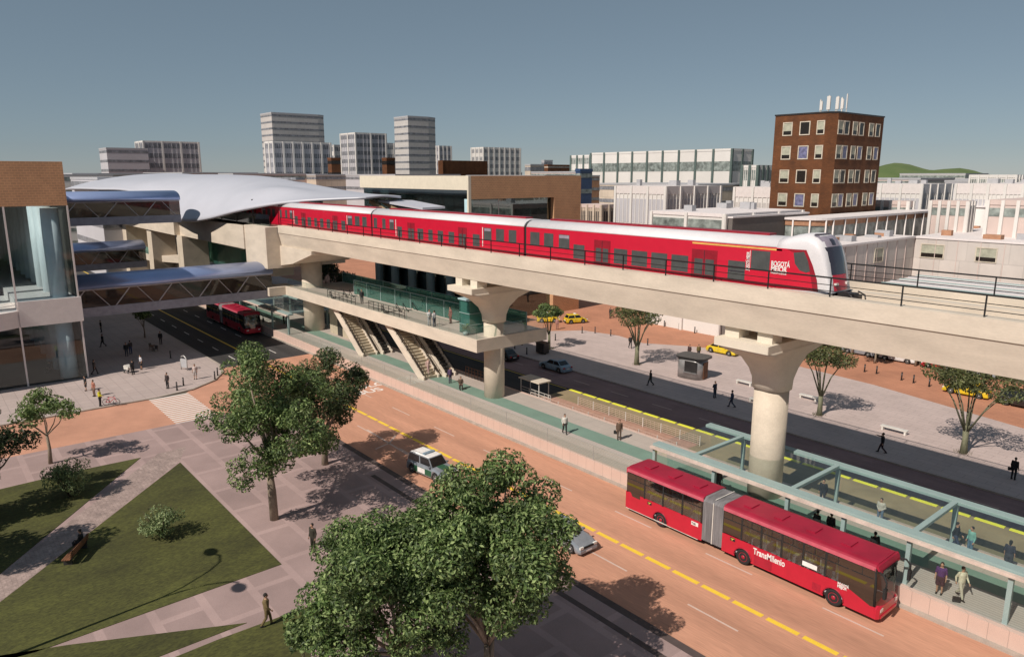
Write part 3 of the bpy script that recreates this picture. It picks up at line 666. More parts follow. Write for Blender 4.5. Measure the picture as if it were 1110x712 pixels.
m=MB(); m.prism(pol[::-1],7.1,9.0); wpart('curved_balcony',m,'white_panel',lb)
m=MB()
for z in (9.35,9.7):
    for a,b in zip(cv[:-1],cv[1:]): m.bar((a[0]-.1,a[1],z),(b[0]-.1,b[1],z),.05,.05)
wpart('balcony_rail',m,'bridge_steel',lb)
m=MB(); m.box(-189,-98.6,-59,14.4,7.3,7.6); wpart('floor',m,'interior_floor',lb)
m=MB(); m.box(-189,-98.3,-59,14.4,SW,SW+.06); wpart('floor',m,'interior_floor',lb)
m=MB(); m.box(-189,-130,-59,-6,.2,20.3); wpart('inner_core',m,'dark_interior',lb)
m=MB(); m.box(-122,-98.8,-40,-.5,7.61,20.3); wpart('inner_core',m,'city_pale',lb) if False else None
for k,x in enumerate((-99.7,-105,-110.3,-115.6,-121,-126.3,-131.6,-137,-142.3,-147.6,-153,-158,-163)):
    for z0,z1 in ((SW+.06,7.1),(7.6,20.3)):
        m=MB(); m.cyl((x,13.2),.95,z0,z1,28); wpart('column',m,'column_white',lb)
for k,y in enumerate((4.4,-4,-12)):
    m=MB(); m.cyl((-106,y),.7,SW+.06,20.3,24); wpart('column',m,'column_white',lb)
for y in (8.75,14.85):
    m=MB(); m.box(-98.1,-97.95,y-.09,y+.09,SW,20.6); wpart('mullion',m,'white_panel',lb)
for a,b in ((8.85,14.75),(-10,8.65)):
    for z0,z1 in ((SW,7.1),(10.0,20.6)):
        m=MB(); m.box(-98.05,-98.01,a,b,z0,z1); wpart('glass_pane',m,'curtain_glass',lb)

# brick hall beyond the viaduct
bb=thing('brick_hall','two storey hall of tan brick with blue columns and cream band, standing behind the train','building',(-110,80,0))
X0,X1,Y0,Y1,HT=-128.,-93.,68.4,93.,23.9
m=MB(); m.box(X0,X1-.3,Y0,Y0+3,21.7,HT); wpart('cream_band',m,'cream_render',bb)
m=MB(); m.box(X0,X1-.3,Y0+3,Y1,21.7,HT-.2); wpart('roof',m,'roof_grey',bb)
m=MB(); m.box(X1-.3,X1,Y0+.5,Y1,20.3,HT+.02); wpart('brick_band',m,'tan_tile',bb)
m=MB(); m.box(X1-.35,X1+.01,Y0-.02,Y0+.5,0,HT+.02); wpart('corner_post',m,'cream_render',bb)
m=MB(); m.box(X1-4,X1,86.6,Y1,0,20.3); wpart('brick_pier',m,'tan_tile',bb)
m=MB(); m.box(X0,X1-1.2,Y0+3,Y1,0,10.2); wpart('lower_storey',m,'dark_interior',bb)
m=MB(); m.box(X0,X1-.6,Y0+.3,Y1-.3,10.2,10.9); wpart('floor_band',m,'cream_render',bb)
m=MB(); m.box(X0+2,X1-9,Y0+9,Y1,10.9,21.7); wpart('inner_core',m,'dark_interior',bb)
m=MB(); m.box(X1-.9,X1-.86,Y0+1,86.6,10.9,20.3); m.box(X0,X1-1,Y0+.8,Y0+.84,10.9,21.7); wpart('upper_glazing',m,'dark_glass',bb)
m=MB(); m.box(X1-.9,X1-.86,Y0+1,86.6,.2,10.2); m.box(X0,X1-1,Y0+2.8,Y0+2.84,.2,10.2); wpart('lower_glazing',m,'dark_glass',bb)
for y in (69.8,82.0): m=MB(); m.cyl((X1-1.8,y),.75,0,20.3,24); wpart('column',m,'column_blue',bb)
for x in (-101,-107,-113,-119,-125): m=MB(); m.cyl((x,Y0+1.8),.75,0,21.7,24); wpart('column',m,'column_blue',bb)
for x in (-104,-111): m=MB(); m.cyl((x,Y0+6),.75,0,21.7,24); wpart('column',m,'column_white',bb)
m=MB(); m.box(X1-.92,X1-.82,75.0,75.1,10.9,20.3); wpart('mullion',m,'white_panel',bb)
# generic city building, axis aligned
def bld(name,label,x0,x1,y0,y1,z1,style,floors,mats,bays=0,z0=0.,roof='roof_grey',cham=0.,parapet=.8,group=None):
    t=thing(name,label,'building',((x0+x1)/2,(y0+y1)/2,z0),group=group); L=z1-z0
    def foot(e):
        p=[(x0-e,y0-e),(x1+e,y0-e),(x1+e,y1+e-cham),(x1+e-cham*.5,y1+e),(x0-e,y1+e)] if cham else [(x0-e,y0-e),(x1+e,y0-e),(x1+e,y1+e),(x0-e,y1+e)]
        return p
    m=MB(); m.prism(foot(0),z0,z1-parapet); wpart('wall',m,mats[0],t)
    m=MB(); m.prism(foot(.12),z1-parapet,z1); wpart('roof_parapet',m,roof,t)
    if z1<23.5 and x1-x0>6 and y1-y0>6 and name!='low_block':
        r_=random.Random(int(x0*7+y0*3))
        for _ in range(5):
            u=r_.uniform(x0+1,x1-3); v=r_.uniform(y0+1,y1-3); w_=r_.uniform(.8,2.2); h_=r_.uniform(.5,1.3)
            m=MB(); m.box(u,u+w_,v,v+w_*.7,z1+.003,z1+h_); wpart('roof_unit',m,'roof_grey',t)
    fh=(L-parapet)/floors
    for k in range(floors):
        fa,fb={'grid':(.42,.9),'bands':(.62,.9),'panel':(.12,.55)}[style]; a=z0+fh*k+fh*fa; b=z0+fh*k+fh*fb
        m=MB(); m.prism(foot(.05),a,b); wpart('window_band',m,mats[1],t)
    if bays:
        for i in range(bays+1):
            x=x0+(x1-x0)*i/bays; m=MB(); w=.25 if L<25 else .45; m.box(x-w,x+w,y0-.35,y0-.06,z0,z1-.05); wpart('pilaster',m,mats[2],t)
        nb=max(1,round((y1-y0)/max(.1,(x1-x0)/bays)))
        for i in range(nb+1):
            y=y0+(y1-y0)*i/nb; m=MB(); w=.25 if L<25 else .45; m.box(x1+.06,x1+.35,y-w,y+w,z0,z1-.05); wpart('pilaster',m,mats[2],t)
        if style=='grid':
            # thin mullions across the bands, one mesh each face
            m=MB(); 
            n=bays*4
            for i in range(n+1): x=x0+(x1-x0)*i/n; m.box(x-.08,x+.08,y0-.16,y0-.055,z0,z1-parapet)
            n=nb*4
            for i in range(n+1): y=y0+(y1-y0)*i/n; m.box(x1+.055,x1+.16,y-.08,y+.08,z0,z1-parapet)
            wpart('mullions',m,mats[0] if style=='grid' else mats[2],t)
    return t
def cb(name,label,px0,pxc,px1,pyt,dist,style,floors,mats,**k):
    """city building found by its near corner column pxc, its outer edges and its roof line, at a real distance"""
    d=_w(pxc,pyt); q=dist/math.hypot(d[0],d[1]); X,Y,z=d[0]*q,d[1]*q,CAMH+d[2]*q
    xa=atY(px0,pyt,Y)[0]; yb=atX(px1,pyt,X)[0]
    return bld(name,label,xa,X,Y,yb,z,style,floors,mats,**k)
GP=('city_grey','city_band','city_white')
cb('office_block','long low grey office block with ribbed bands, far left beyond the station',107,115,160,160,420,'bands',8,('city_grey','city_band','city_white'))
cb('apartment_block','grey grid apartment block, the taller of the pair at far left',146.5,155,215,152.5,440,'grid',8,('city_grey','city_band','city_white'),bays=2,roof='city_white')
cb('apartment_block','grey grid apartment block in front of the tallest banded tower',287,296,358,153,370,'grid',9,('city_grey','city_band','city_white'),bays=2,roof='city_white')
cb('office_tower','tallest banded pale grey tower above the station roof with a dark blue corner',282,294,352,121.6,402,'bands',17,('city_pale','city_band','city_white'),cham=4)
cb('apartment_block','pale gridded tower block between the two banded towers',369,385,418,143.6,400,'grid',11,('city_grey','city_band','city_white'),bays=2,roof='city_white')
cb('office_tower','banded grey tower rising behind the cream band of the brick hall',427,442,475,125.5,380,'bands',15,('city_pale','city_band','city_white'),cham=6)
cb('apartment_block','small pale block just behind the pale gridded tower block',357,362,371,157,470,'grid',8,('city_white','city_band','city_white'),bays=1)
cb('apartment_block','narrow pale block between the gridded tower and the banded grey tower',414,418,427,155,460,'grid',8,('city_white','city_band','city_white'),bays=1)
cb('brick_block','dark brown slab showing between two grey blocks above the station',355,359,369,171,340,'bands',6,('tower_brick','pane_black','tower_brick'),roof='tower_brick')
cb('brick_block','low dark brown block peeping out left of the banded grey tower',414,419,428,171,350,'bands',5,('tower_brick','pane_black','tower_brick'),roof='tower_brick')
cb('apartment_block','grey block peeping over the long brown block',470,476,489,158,500,'grid',9,('city_grey','city_band','city_white'),bays=2)
cb('brick_block','long dark brown block with small windows above the brick hall',476,480,527,174,330,'bands',5,('tower_brick','curtain_pale','tower_brick'),bays=4,roof='tower_brick')
cb('apartment_block','pale gridded block with white frames above the brick hall corner',511,524,564,159.5,450,'grid',9,('city_white','city_band','city_white'),bays=3,roof='city_white')
cb('low_block','small beige rooftop block right of the white framed block',569,575,592,178,400,'bands',4,('city_beige','city_band','city_beige'))
cb('low_block','small grey rooftop block standing over the brown roof',587,590,599,173.5,430,'bands',5,('city_grey','city_band','city_grey'))
cb('brick_block','low brown roofed block above the right end of the brick hall',590,594,621,178.5,360,'bands',4,('city_beige','tower_brick','city_beige'),roof='tower_brick')
cb('blue_block','dark blue glass block at the right shoulder of the brick hall',624,629,642,183,200,'bands',6,('city_blue','city_glass','city_blue'),roof='city_blue')
cb('office_block','pale gridded block behind the left end of the large white panel block',619,640,655,168,340,'grid',6,('city_white','city_glass','city_bluegreen'),bays=3,roof='city_white')
cb('panel_block','large white panel block with dark green pillars and three window rows',641,794,816,161,280,'panel',4,('city_white','city_glass','city_bluegreen'),bays=9,roof='city_white')
cb('office_block','pale block between the white panel block and the brown tower',805,822,842,179,240,'grid',4,('city_white','city_glass','city_bluegreen'),bays=2,roof='city_white')
cb('flat_roof_hall','white flat roofed hall with pale pillars in front of the panel block',668,722,781,202,150,'grid',2,('city_white','city_grey','city_white'),bays=3,roof='white_panel',parapet=1.6)
cb('low_block','low beige row with thin posts between the brick hall and white hall',630,652,668,222,175,'grid',2,('city_beige','dark_interior','city_beige'),bays=3,roof='city_pink')
cb('flat_roof_hall','white flat roofed hall tucked against the left of the brown tower',797,838,860,203,150,'grid',2,('city_white','city_pale','city_white'),bays=2,roof='white_panel',parapet=2.0)
cb('grey_hall','hall with blank grey side wall and pinkish white roof in front of the tower',707,786,869,232,112,'bands',4,('city_white','city_glass','city_white'),bays=2,roof='roof_pinkwhite',parapet=.5)
# blank grey slab on its right side
d=_w(786,232); q=112/math.hypot(d[0],d[1]); gx,gy=d[0]*q,d[1]*q; gz=CAMH+d[2]*q; gy1=atX(869,232,gx)[0]
t=thing('blank_wall','plain dark grey wall on the right flank of the white roofed hall','wall',(gx+1,gy,0)); m=MB(); m.box(gx+.5,gx+1.2,gy+.2,gy1,0,gz-.6); wpart('wall_panel',m,'grey_slab',t); m=MB(); m.box(gx+.4,gx+1.3,gy+.1,gy1+.1,gz-.6,gz-.35); wpart('coping',m,'roof_pinkwhite',t)
# brown brick tower, windows one by one
d=_w(905,122); q=136/math.hypot(d[0],d[1]); tx1,ty0=d[0]*q,d[1]*q; tz=CAMH+d[2]*q; tx0=atY(841,122,ty0)[0]; ty1=atX(959,123,tx1)[0]
tw=thing('brick_tower','tall brown brick tower with cream framed windows and white antennas','building',((tx0+tx1)/2,(ty0+ty1)/2,0))
m=MB(); ch=1.4; m.prism([(tx0,ty0),(tx1-ch,ty0),(tx1,ty0+ch),(tx1,ty1),(tx0,ty1)],0,tz); wpart('wall',m,'tower_brick',tw)
m=MB(); m.prism([(tx0-.1,ty0-.1),(tx1-ch,ty0-.1),(tx1+.1,ty0+ch),(tx1+.1,ty1+.1),(tx0-.1,ty1+.1)],tz,tz+.25); wpart('roof_edge',m,'steel_dark',tw)
pitch=(115/4.45)/(F/ (abs(_w(905,160)@_w(905,160))**.5*0+ (np.array([tx1,ty0,20-CAMH])@ (RM@np.array([0,0,-1.0]))))) ; pitch=float(pitch)
def window(parent,face,a0,a1,z0,z1,c,kind):
    """face '-Y' at y=c or '+X' at x=c ; a0..a1 along the other axis"""
    fr=MB(); w=.16
    def bx(m,p0,p1,q0,q1,d0,d1):
        if face=='-Y': m.box(p0,p1,c-d1,c-d0,q0,q1)
        else: m.box(c+d0,c+d1,p0,p1,q0,q1)
    bx(fr,a0,a1,z0,z0+w,.0,.10); bx(fr,a0,a1,z1-w,z1,.0,.10); bx(fr,a0,a0+w,z0+w,z1-w,.0,.10); bx(fr,a1-w,a1,z0+w,z1-w,.0,.10)
    f=wpart('window',fr,'window_frame_cream',parent)
    p=MB(); bx(p,a0+w,a1-w,z0+w,z1-w,.005,.03); wpart('pane',p,kind,f)
    if kind=='curtain_pale':
        s=MB(); bx(s,a0+w,a1-w,z0+w,z0+w+(z1-z0)*.28,.032,.05); wpart('opening',s,'pane_black',f)
kinds=['curtain_pale','pane_black','curtain_pale','pane_blue']
for r in range(8):
    zc=tz-2.3-pitch*r
    if zc<2: break
    hw=1.15
    W1=tx1-ch-tx0
    for j,(a,b) in enumerate(((.17,.36),(.50,.70))):
        window(tw,'-Y',tx0+W1*a*1.02,tx0+W1*b*1.02,zc-hw,zc+hw,ty0,['curtain_pale','pane_black'][j] if r%2==0 else ['curtain_pale','pane_blue'][j])
    window(tw,'+X',ty0+ch+.05,ty0+ch+1.9,zc-hw,zc+hw,tx1,'curtain_pale')
    Lb=ty1-ty0-ch
    window(tw,'-Y',tx1-ch-1.5,tx1-ch-.1,zc-hw,zc+hw,ty0,'curtain_pale')
    for j,a in enumerate((.13,.31,.45,.67,.82)):
        window(tw,'+X',ty0+ch+Lb*a,ty0+ch+Lb*(a+.105),zc-hw,zc+hw,tx1,(['pane_black','curtain_pale'][j%2] if r%2==0 else ['pane_blue','curtain_pale'][j%2]))
an=thing('rooftop_antennas','cluster of white antenna panels on the brown tower roof','antenna',(tx1-2.4,ty0+3.2,tz+.25))
for i,(dx,dy,h,w) in enumerate(((-1.9,0,2.2,.18),(-1.4,-.6,1.9,.4),(-.5,.2,2.7,.32),(-.25,-.4,2.7,.6),(1.2,-.2,2.5,.5),(1.7,.3,2.3,.3),(2.6,.2,2.8,.14),(2.2,-.5,2.0,.4),(.6,.5,2.4,.1))):
    m=MB(); m.box(dx-w/2,dx+w/2,dy-.12,dy+.12,.5,h); part('panel',m,'city_white',an) 
    m=MB(); m.box(dx-.05,dx+.05,dy-.05,dy+.05,0,h+.15); part('mast',m,'bench_white',an)
# right side: pale low blocks
def rb(label,px0,pxc,px1,pyt,dist,fl,mats,name='low_block',z0=0,style='grid',**k): return cb(name,label,px0,pxc,px1,pyt,dist,style,fl,mats,z0=z0,**k)
rb('white flat roofed hall right of the brown tower',915,1000,1032,199.5,190,2,('city_white','city_grey','city_white'),bays=4,roof='white_panel',parapet=2.2,name='flat_roof_hall')
rb('white flat roofed hall at the right edge of the skyline',1037,1110,1190,199.5,170,2,('city_white','city_grey','city_white'),bays=4,roof='white_panel',parapet=2.0,name='flat_roof_hall')
rb('pale glassy block topping the white hall at right',1052,1102,1130,189.5,260,5,('city_white','city_glass','city_white'),bays=5,roof='city_white')
rb('terracotta and glass row under the white hall right of the tower',948,985,990,218,160,4,('city_pink','city_glass','city_white'),bays=4,style='bands',roof='city_pink')
rb('terracotta and glass row in the gap between the two white halls',1010,1050,1056,218,150,4,('city_pink','city_glass','city_white'),bays=4,style='bands',roof='city_pink')
rb('terracotta and glass row at the right edge under the white hall',1072,1140,1180,218,140,4,('city_pink','city_glass','city_white'),bays=4,style='bands',roof='city_pink')
# rounded glazed terrace in front of the tower
rt=thing('rounded_pavilion','rounded beige pavilion with tall windows between white posts, right of the train','building',(-40,95,0))
xr,yr=-56.,107.; ztp=atX(905,236,xr)[1]; y2=min(atX(1018,231,xr)[0],160)
def arc(e,z):
    r=4.2+e; c=(xr-4.2,yr+4.2); p=[(c[0]-1.4,c[1]-r,z)]
    p+=[(c[0]+r*math.cos(a),c[1]+r*math.sin(a),z) for a in [(-PI/2+PI/2*k/8) for k in range(9)]]
    p+=[(c[0]+r,y2,z),(c[0]-1.4,y2,z)]; return p
for nm,e,a,b,mt in (('base',0,0,ztp-4.6,'city_terracotta'),('window_band',-.15,ztp-4.6,ztp-1.2,'city_glass'),('lintel',0.0,ztp-1.2,ztp-.35,'city_terracotta'),('roof',.25,ztp-.35,ztp,'roof_pinkwhite')):
    m=MB(); m.loft([arc(e,a),arc(e,b)],smooth=False); wpart(nm,m,mt,rt)
pp=[(p[0],p[1]) for p in arc(.12,0)][1:-1]
xs=[pp[k] for k in (0,3,6,8)]+[(pp[-1][0],yr+4.2+(y2-yr-4.2)*k/11) for k in range(1,12)]
for x,y in xs: m=MB(); m.cyl((x,y),.13,0,ztp-.3,8); wpart('post',m,'white_panel',rt)
# beige panelled sheds right behind the viaduct
def shed(label,px0,pxc,px1,pyt,dist,mt='city_beige',win=()):
    d=_w(pxc,pyt); q=dist/math.hypot(d[0],d[1]); X,Y,z=d[0]*q,d[1]*q,CAMH+d[2]*q; xa=atY(px0,pyt,Y)[0]; yb=atX(px1,pyt,X)[0]
    t=thing('panelled_shed',label,'building',((xa+X)/2,(Y+yb)/2,0)); m=MB(); m.box(xa,X,Y,yb,0,z-.3); wpart('wall',m,mt,t)
    m=MB(); m.box(xa-.2,X+.2,Y-.2,yb+.2,z-.3,z); wpart('roof',m,'roof_pinkwhite',t)
    n=8
    for k in range(1,n): x=xa+(X-xa)*k/n; m=MB(); m.box(x-.06,x+.06,Y-.08,Y,0,z-.3); wpart('rib',m,'city_pink',t)
    ny=max(3,int((yb-Y)/4))
    for k in range(1,ny): y=Y+(yb-Y)*k/ny; m=MB(); m.box(X,X+.08,y-.08,y+.08,0,z-.3); wpart('rib',m,'city_pink',t)
    for k in range(ny-1):
        if k%2==0:
            a=Y+(yb-Y)*(k+.15)/ny; b=Y+(yb-Y)*(k+.8)/ny; window(t,'+X',a,b,z-3.6,z-1.2,X,'curtain_pale')
    return t
def shed2(label,x0,x1,y0,y1,z,facade,win,rib=3.2):
    t=thing('panelled_shed',label,'building',((x0+x1)/2,(y0+y1)/2,0)); m=MB(); m.box(x0,x1,y0,y1,0,z-.3); wpart('wall',m,'shed_pale',t)
    m=MB(); m.box(x0-.15,x1+.15,y0-.15,y1+.15,z-.3,z); wpart('roof',m,'roof_pinkwhite',t)
    r_=random.Random(int(x0*7+y0*3))
    for _ in range(8):
        u=r_.uniform(x0+1,x1-4); v=r_.uniform(y0+2,y1-3); w_=r_.uniform(.8,2.6); h_=r_.uniform(.4,1.1); m=MB(); m.box(u,u+w_,v,v+w_*.6,z+.003,z+h_); wpart('roof_unit',m,'roof_grey' if _%2 else 'city_terracotta',t)
    if facade=='-Y':
        n=int((x1-x0)/rib)
        for k in range(n+1): x=x0+(x1-x0)*k/n; m=MB(); m.box(x-.05,x+.05,y0-.07,y0,0,z-.3); wpart('rib',m,'city_pink',t)
        for a,b in win: window(t,'-Y',x0+a,x0+b,z-3.4,z-1.1,y0,'curtain_pale')
    else:
        n=int((y1-y0)/rib)
        for k in range(n+1): y=y0+(y1-y0)*k/n; m=MB(); m.box(x1,x1+.07,y-.05,y+.05,0,z-.3); wpart('rib',m,'city_pink',t)
        for a,b in win: window(t,'+X',y0+a,y0+b,z-3.4,z-1.1,x1,'curtain_pale')
zA=atX(909,266,-50.)[1]; yc=atX(992,260,-50.)[0]
shed2('beige panelled shed wing directly right of the train nose',-55.4,-50,97,yc-.02,zA,'+X',[(16,19)])
shed2('wide beige panelled shed with framed windows along the right behind the viaduct',-50,40,yc,yc+30,zA-.03,'-Y',[(1,4.6),(9,12),(18,22.6),(27,29),(33,37)])
xq,zq=atY(1018,241,165); shed2('farther beige panelled shed with a red roof edge at right',xq,40,165,180,zq,'-Y',[(2,4),(6,8),(12,14)],4)
xq,zq=atY(1008,246,158); shed2('small beige shed between the pavilion and the white tank',xq-2,atY(1082,248,158)[0],158,163,zq,'-Y',[(6,8.5)],2.6)
t=thing('storage_tank','white round tank standing among the sheds at right','tank',(0,0,0)); d=_w(1062,225); q=172/math.hypot(d[0],d[1]); t.location=(d[0]*q,d[1]*q,0); zt=CAMH+d[2]*q
m=MB(); m.cyl((0,0),1.5,0,zt,28); part('body',m,'city_white',t); m=MB(); m.cyl((0,0),1.7,zt,zt+.3,28); part('lid',m,'roof_pinkwhite',t)
t=thing('striped_roof_shelter','long low white and teal striped roof just beyond the far viaduct handrail','shelter',(-20,112,0))
m=MB(); zr=12.6
ysr=(60.5,74)
for k in range(9):
    y=60.5+k*1.5; m.box(-34,30,y,y+1.5,zr,zr+.12,m=(0 if k%3 else 1))
wpart('striped_roof',m,['roof_pinkwhite','teal_steel'],t) if False else None
m=MB(); m.box(-46,24,103,121,8.6,8.9); wpart('roof',m,'roof_pinkwhite',t)
for k in range(6): m=MB(); m.box(-46,24,104+k*3,104.6+k*3,8.902,9.0); wpart('roof_rib',m,'teal_steel' if k%2 else 'roof_grey',t)
for x in range(-45,25,10): m=MB(); m.box(x-.15,x+.15,103.3,103.6,0,8.6); wpart('post',m,'bench_white',t)
m=MB(); m.box(-45.8,23.8,120,120.3,0,8.6); wpart('rear_wall',m,'city_beige',t)
# far low buildings filling the skyline
rnd=random.Random(21); mats=[('city_white','city_glass','city_white'),('city_beige','city_band','city_beige'),('city_grey','city_band','city_white'),('city_terracotta','city_band','city_white'),('city_pink','city_glass','city_white')]
for k,(px,dist,top,wid) in enumerate([(-10,300,189,60),(60,330,188,70),(90,210,192,34),(175,350,187,60),(232,330,188,45),(262,360,188.5,50),(320,330,189,40),(400,300,189,40),(545,300,190,50),(600,330,186,30),(660,420,188,60),(700,240,199,40),(760,420,186,50),(850,380,188,60),(935,300,193,40),(1010,420,188,30),(1090,330,194,50),(1150,260,196,60),(1250,300,190,80),(500,520,187,60),(450,560,187,60)]):
    d=_w(px,top); q=dist/math.hypot(d[0],d[1]); X,Y,z=d[0]*q,d[1]*q,CAMH+d[2]*q
    bld('low_block','low pale block in the far skyline beyond the taller buildings',X-wid/2,X+wid/2,Y,Y+30,z,'bands',max(2,int(z/4)),mats[k%5],group='low blocks along the far skyline',parapet=.6)
# low cream buildings seen between the footbridges
for k,(x,y,w,dp,h) in enumerate(((-215,62,22,10,13),(-245,66,16,10,16),(-190,64,9,8,12),(-270,70,26,12,14))):
    bld('roadside_block',['cream roadside block seen between the footbridges','taller cream roadside block farther along the road','small cream roadside block nearest the station','wide pale roadside block at the road end'][k],x-w,x,y,y+dp,h,'bands',3,('cream_render','city_band','cream_render'))
# ================================================================ TRAIN
TY0,TY1=43.35,46.25
def train_section(cz0=16.62):
    # cross-section in YZ of a car body
    p=[(TY0+.12,16.62),(TY0,16.8),(TY0,19.3),(TY0+.03,19.45)]
    r=[(TY0+.12,19.66),(TY0+.34,19.86),(TY0+.75,20.02),(TY1-.75,20.02),(TY1-.34,19.86),(TY1-.12,19.66)]
    q=[(TY1-.03,19.45),(TY1,19.3),(TY1,16.8),(TY1-.12,16.62)]
    return p,r,q
def tbox(root,name,x0,x1,z0,z1,mt,out=.012,far=True,r=.0):
    m=MB(); m.box(x0,x1,TY0-out,TY0-.001,z0,z1)
    o=wpart(name,m,mt,root)
    if far: m=MB(); m.box(x0,x1,TY1+.001,TY1+out,z0,z1); wpart(name,m,mt,root)
    return o
def train_car(root,x0,x1,spec):
    p,r,q=train_section()
    m=MB(); lo=p+q; n=len(lo)
    m.cross(p[:3]+[(TY0,19.42),(TY1,19.42)]+q[1:],x0,x1); wpart('car_body',m,'train_red',root)
    m=MB(); m.cross([(TY0+.0,19.422),(TY0+.03,19.5)]+r+[(TY1-.03,19.5),(TY1,19.422)],x0,x1,smooth=True); wpart('roof',m,'train_white',root)
    m=MB(); m.box(x0+1.5,x1-1.5,TY0+1.55,TY1-.5,20.02,20.16); wpart('roof_fairing',m,'train_door_red',root)
    m=MB(); m.box(x0+.6,x1-.6,TY0+.35,TY1-.35,16.34,16.62); wpart('underframe',m,'steel_dark',root)
    for cx in (x0+3,x1-3):
        for dx in (-1,1):
            m=MB(); m.side([(cx+dx+.4*math.cos(a),16.72+.39*math.sin(a)-.0) for a in [2*PI*k/16 for k in range(16)]],TY0+.3,TY0+.5); wpart('wheel',m,'steel_dark',root)
    for k,a,b in spec:
        if k=='H': tbox(root,'window',a,b,17.88,19.03,'train_grey')
        if k=='L': tbox(root,'window',a,b,17.12,18.3,'train_grey')
        if k=='D':
            f=tbox(root,'door',a,b,16.66,18.85,'train_door_red',out=.01,far=False)
            w=(b-a); 
            for q0,q1 in ((a+.12*w,a+.45*w),(a+.55*w,a+.88*w)):
                m=MB(); m.box(q0,q1,TY0-.02,TY0-.0105,17.1,18.2); wpart('pane',m,'train_grey',f)
            m=MB(); m.box((a+b)/2-.02,(a+b)/2+.02,TY0-.02,TY0-.0105,16.7,18.8); wpart('seam',m,'train_dark',f)
        if k=='|': tbox(root,'white_stripe',a,b,17.2,19.05,'letter_white',far=False)
        if k=='P': tbox(root,'number_plate',a,b,18.72,18.98,'train_mauve',out=.02,far=False)
tr=thing('metro_train','red and white metro train running on the viaduct towards the right','train',(-64,44.8,16.3))
def mirror(spec,x0,x1): return [(k,x0+x1-b,x0+x1-a) for k,a,b in spec]
A=[('H',-78.05,-77.3),('H',-76.05,-75.3),('H',-74.4,-73.4),('P',-74.3,-73.5),('|',-73.05,-72.95),('L',-72.7,-71.7),('D',-70.5,-69.0),('L',-68.45,-67.3),('L',-66.3,-65.45),('L',-64.5,-63.5),('L',-62.5,-61.5),('D',-60.8,-59.3),('L',-58.3,-57.2),('|',-56.75,-56.65),('H',-56.5,-55.3),('P',-56.4,-55.4),('H',-54.6,-53.4),('H',-52.7,-51.6)]
B=[('H',-49.65,-48.4),('H',-47.8,-46.6),('H',-45.9,-44.6),('P',-45.85,-44.65),('L',-44.1,-42.8),('D',-41.7,-39.9),('L',-39.5,-38.1),('L',-37.65,-36.1),('L',-35.7,-34.2),('L',-33.8,-32.3),('D',-32.0,-29.85)]
train_car(tr,-106.6,-78.75,[(k,a-28.2,b-28.2) for k,a,b in A])
train_car(tr,-134.9,-106.95,[(k,a-56.4,b-56.4) for k,a,b in A])
train_car(tr,-78.4,-50.55,A)
train_car(tr,-50.2,-25.4,B)
for x in (-106.95,-78.75,-50.55):
    m=MB(); m.cross([(TY0+.1,16.5),(TY0+.1,19.5),(TY0+.5,19.85),(TY1-.5,19.85),(TY1-.1,19.5),(TY1-.1,16.5)],x+.01,x+.34); wpart('gangway',m,'tyre_rubber',tr)
# louvred window, side window, gold line
f=tbox(tr,'window',-28.95,-27.62,17.02,18.3,'train_grey',far=False)
for z in (17.9,17.6): m=MB(); m.box(-28.93,-27.64,TY0-.025,TY0-.0125,z-.03,z+.03); wpart('louvre',m,'train_dark',f)
tbox(tr,'window',-27.2,-25.82,17.88,19.12,'train_grey',far=False)
tbox(tr,'gold_line',-32.0,-25.0,19.22,19.335,'train_gold',far=False)
# nose: loft of rounded sections along X
def nose_ring(x,zt,zb,hw,zs=None):
    yc=(TY0+TY1)/2; c=[]; zs=zs or zt-.55
    pts=[(-hw*.96,zb),(-hw,zb+.2),(-hw,zs-.4),(-hw*.99,zs),(-hw*.92,zs+.32*(zt-zs)/.55*.8),(-hw*.76,zt-.12),(-hw*.48,zt),(0,zt+.02),(hw*.48,zt),(hw*.76,zt-.12),(hw*.92,zs+.32*(zt-zs)/.55*.8),(hw*.99,zs),(hw,zs-.4),(hw,zb+.2),(hw*.96,zb)]
    return [(x,yc+y,z) for y,z in pts]
hw=(TY1-TY0)/2
noser=[(-25.4,20.03,16.62,hw),(-24.8,20.14,16.62,hw),(-24.4,20.26,16.62,hw),(-23.9,20.37,16.62,hw),(-23.4,20.40,16.62,hw),(-22.9,20.27,16.62,hw-.0),(-22.55,20.0,16.62,hw-.02),(-22.25,19.45,16.62,hw-.05),(-22.02,18.75,16.6,hw-.09),(-21.82,17.9,16.6,hw-.13),(-21.68,17.2,16.62,hw-.17),(-21.62,16.75,16.64,hw-.20)]
rings=[nose_ring(x,zt,zb,h,zt-min(.55,(zt-zb)*.4)) for x,zt,zb,h in noser]
m=MB(); m.loft(rings); nz=wpart('nose',m,'train_white',tr)
def nose_x(z):   # front profile x at height z along the middle
    for (xa,za,_,_),(xb,zb_,_,_) in zip(noser[4:-1],noser[5:]):
        if za>=z>=zb_: return xa+(xb-xa)*(za-z)/(za-zb_+1e-6)
    return -23
def band(name,mt,z0,z1,hy,off=.03,n=8,ny=6):
    m=MB(); yc=(TY0+TY1)/2; rr=[]
    for i in range(n+1):
        z=z0+(z1-z0)*i/n; x=nose_x(z)+off
        rr.append([(x-.16*(abs(j/ny*2-1))**4,yc+(j/ny*2-1)*hy,z) for j in range(ny+1)])
    m.loft(rr,closed=False,cap=False); return wpart(name,m,mt,tr)
band('windscreen','train_dark',17.95,19.62,1.14,.07)
band('head_panel','train_mauve',19.64,20.42,1.02,.07)
band('display','train_dark',19.72,20.1,.5,.085)
band('front_mask','train_red',16.95,17.93,1.08,.07)
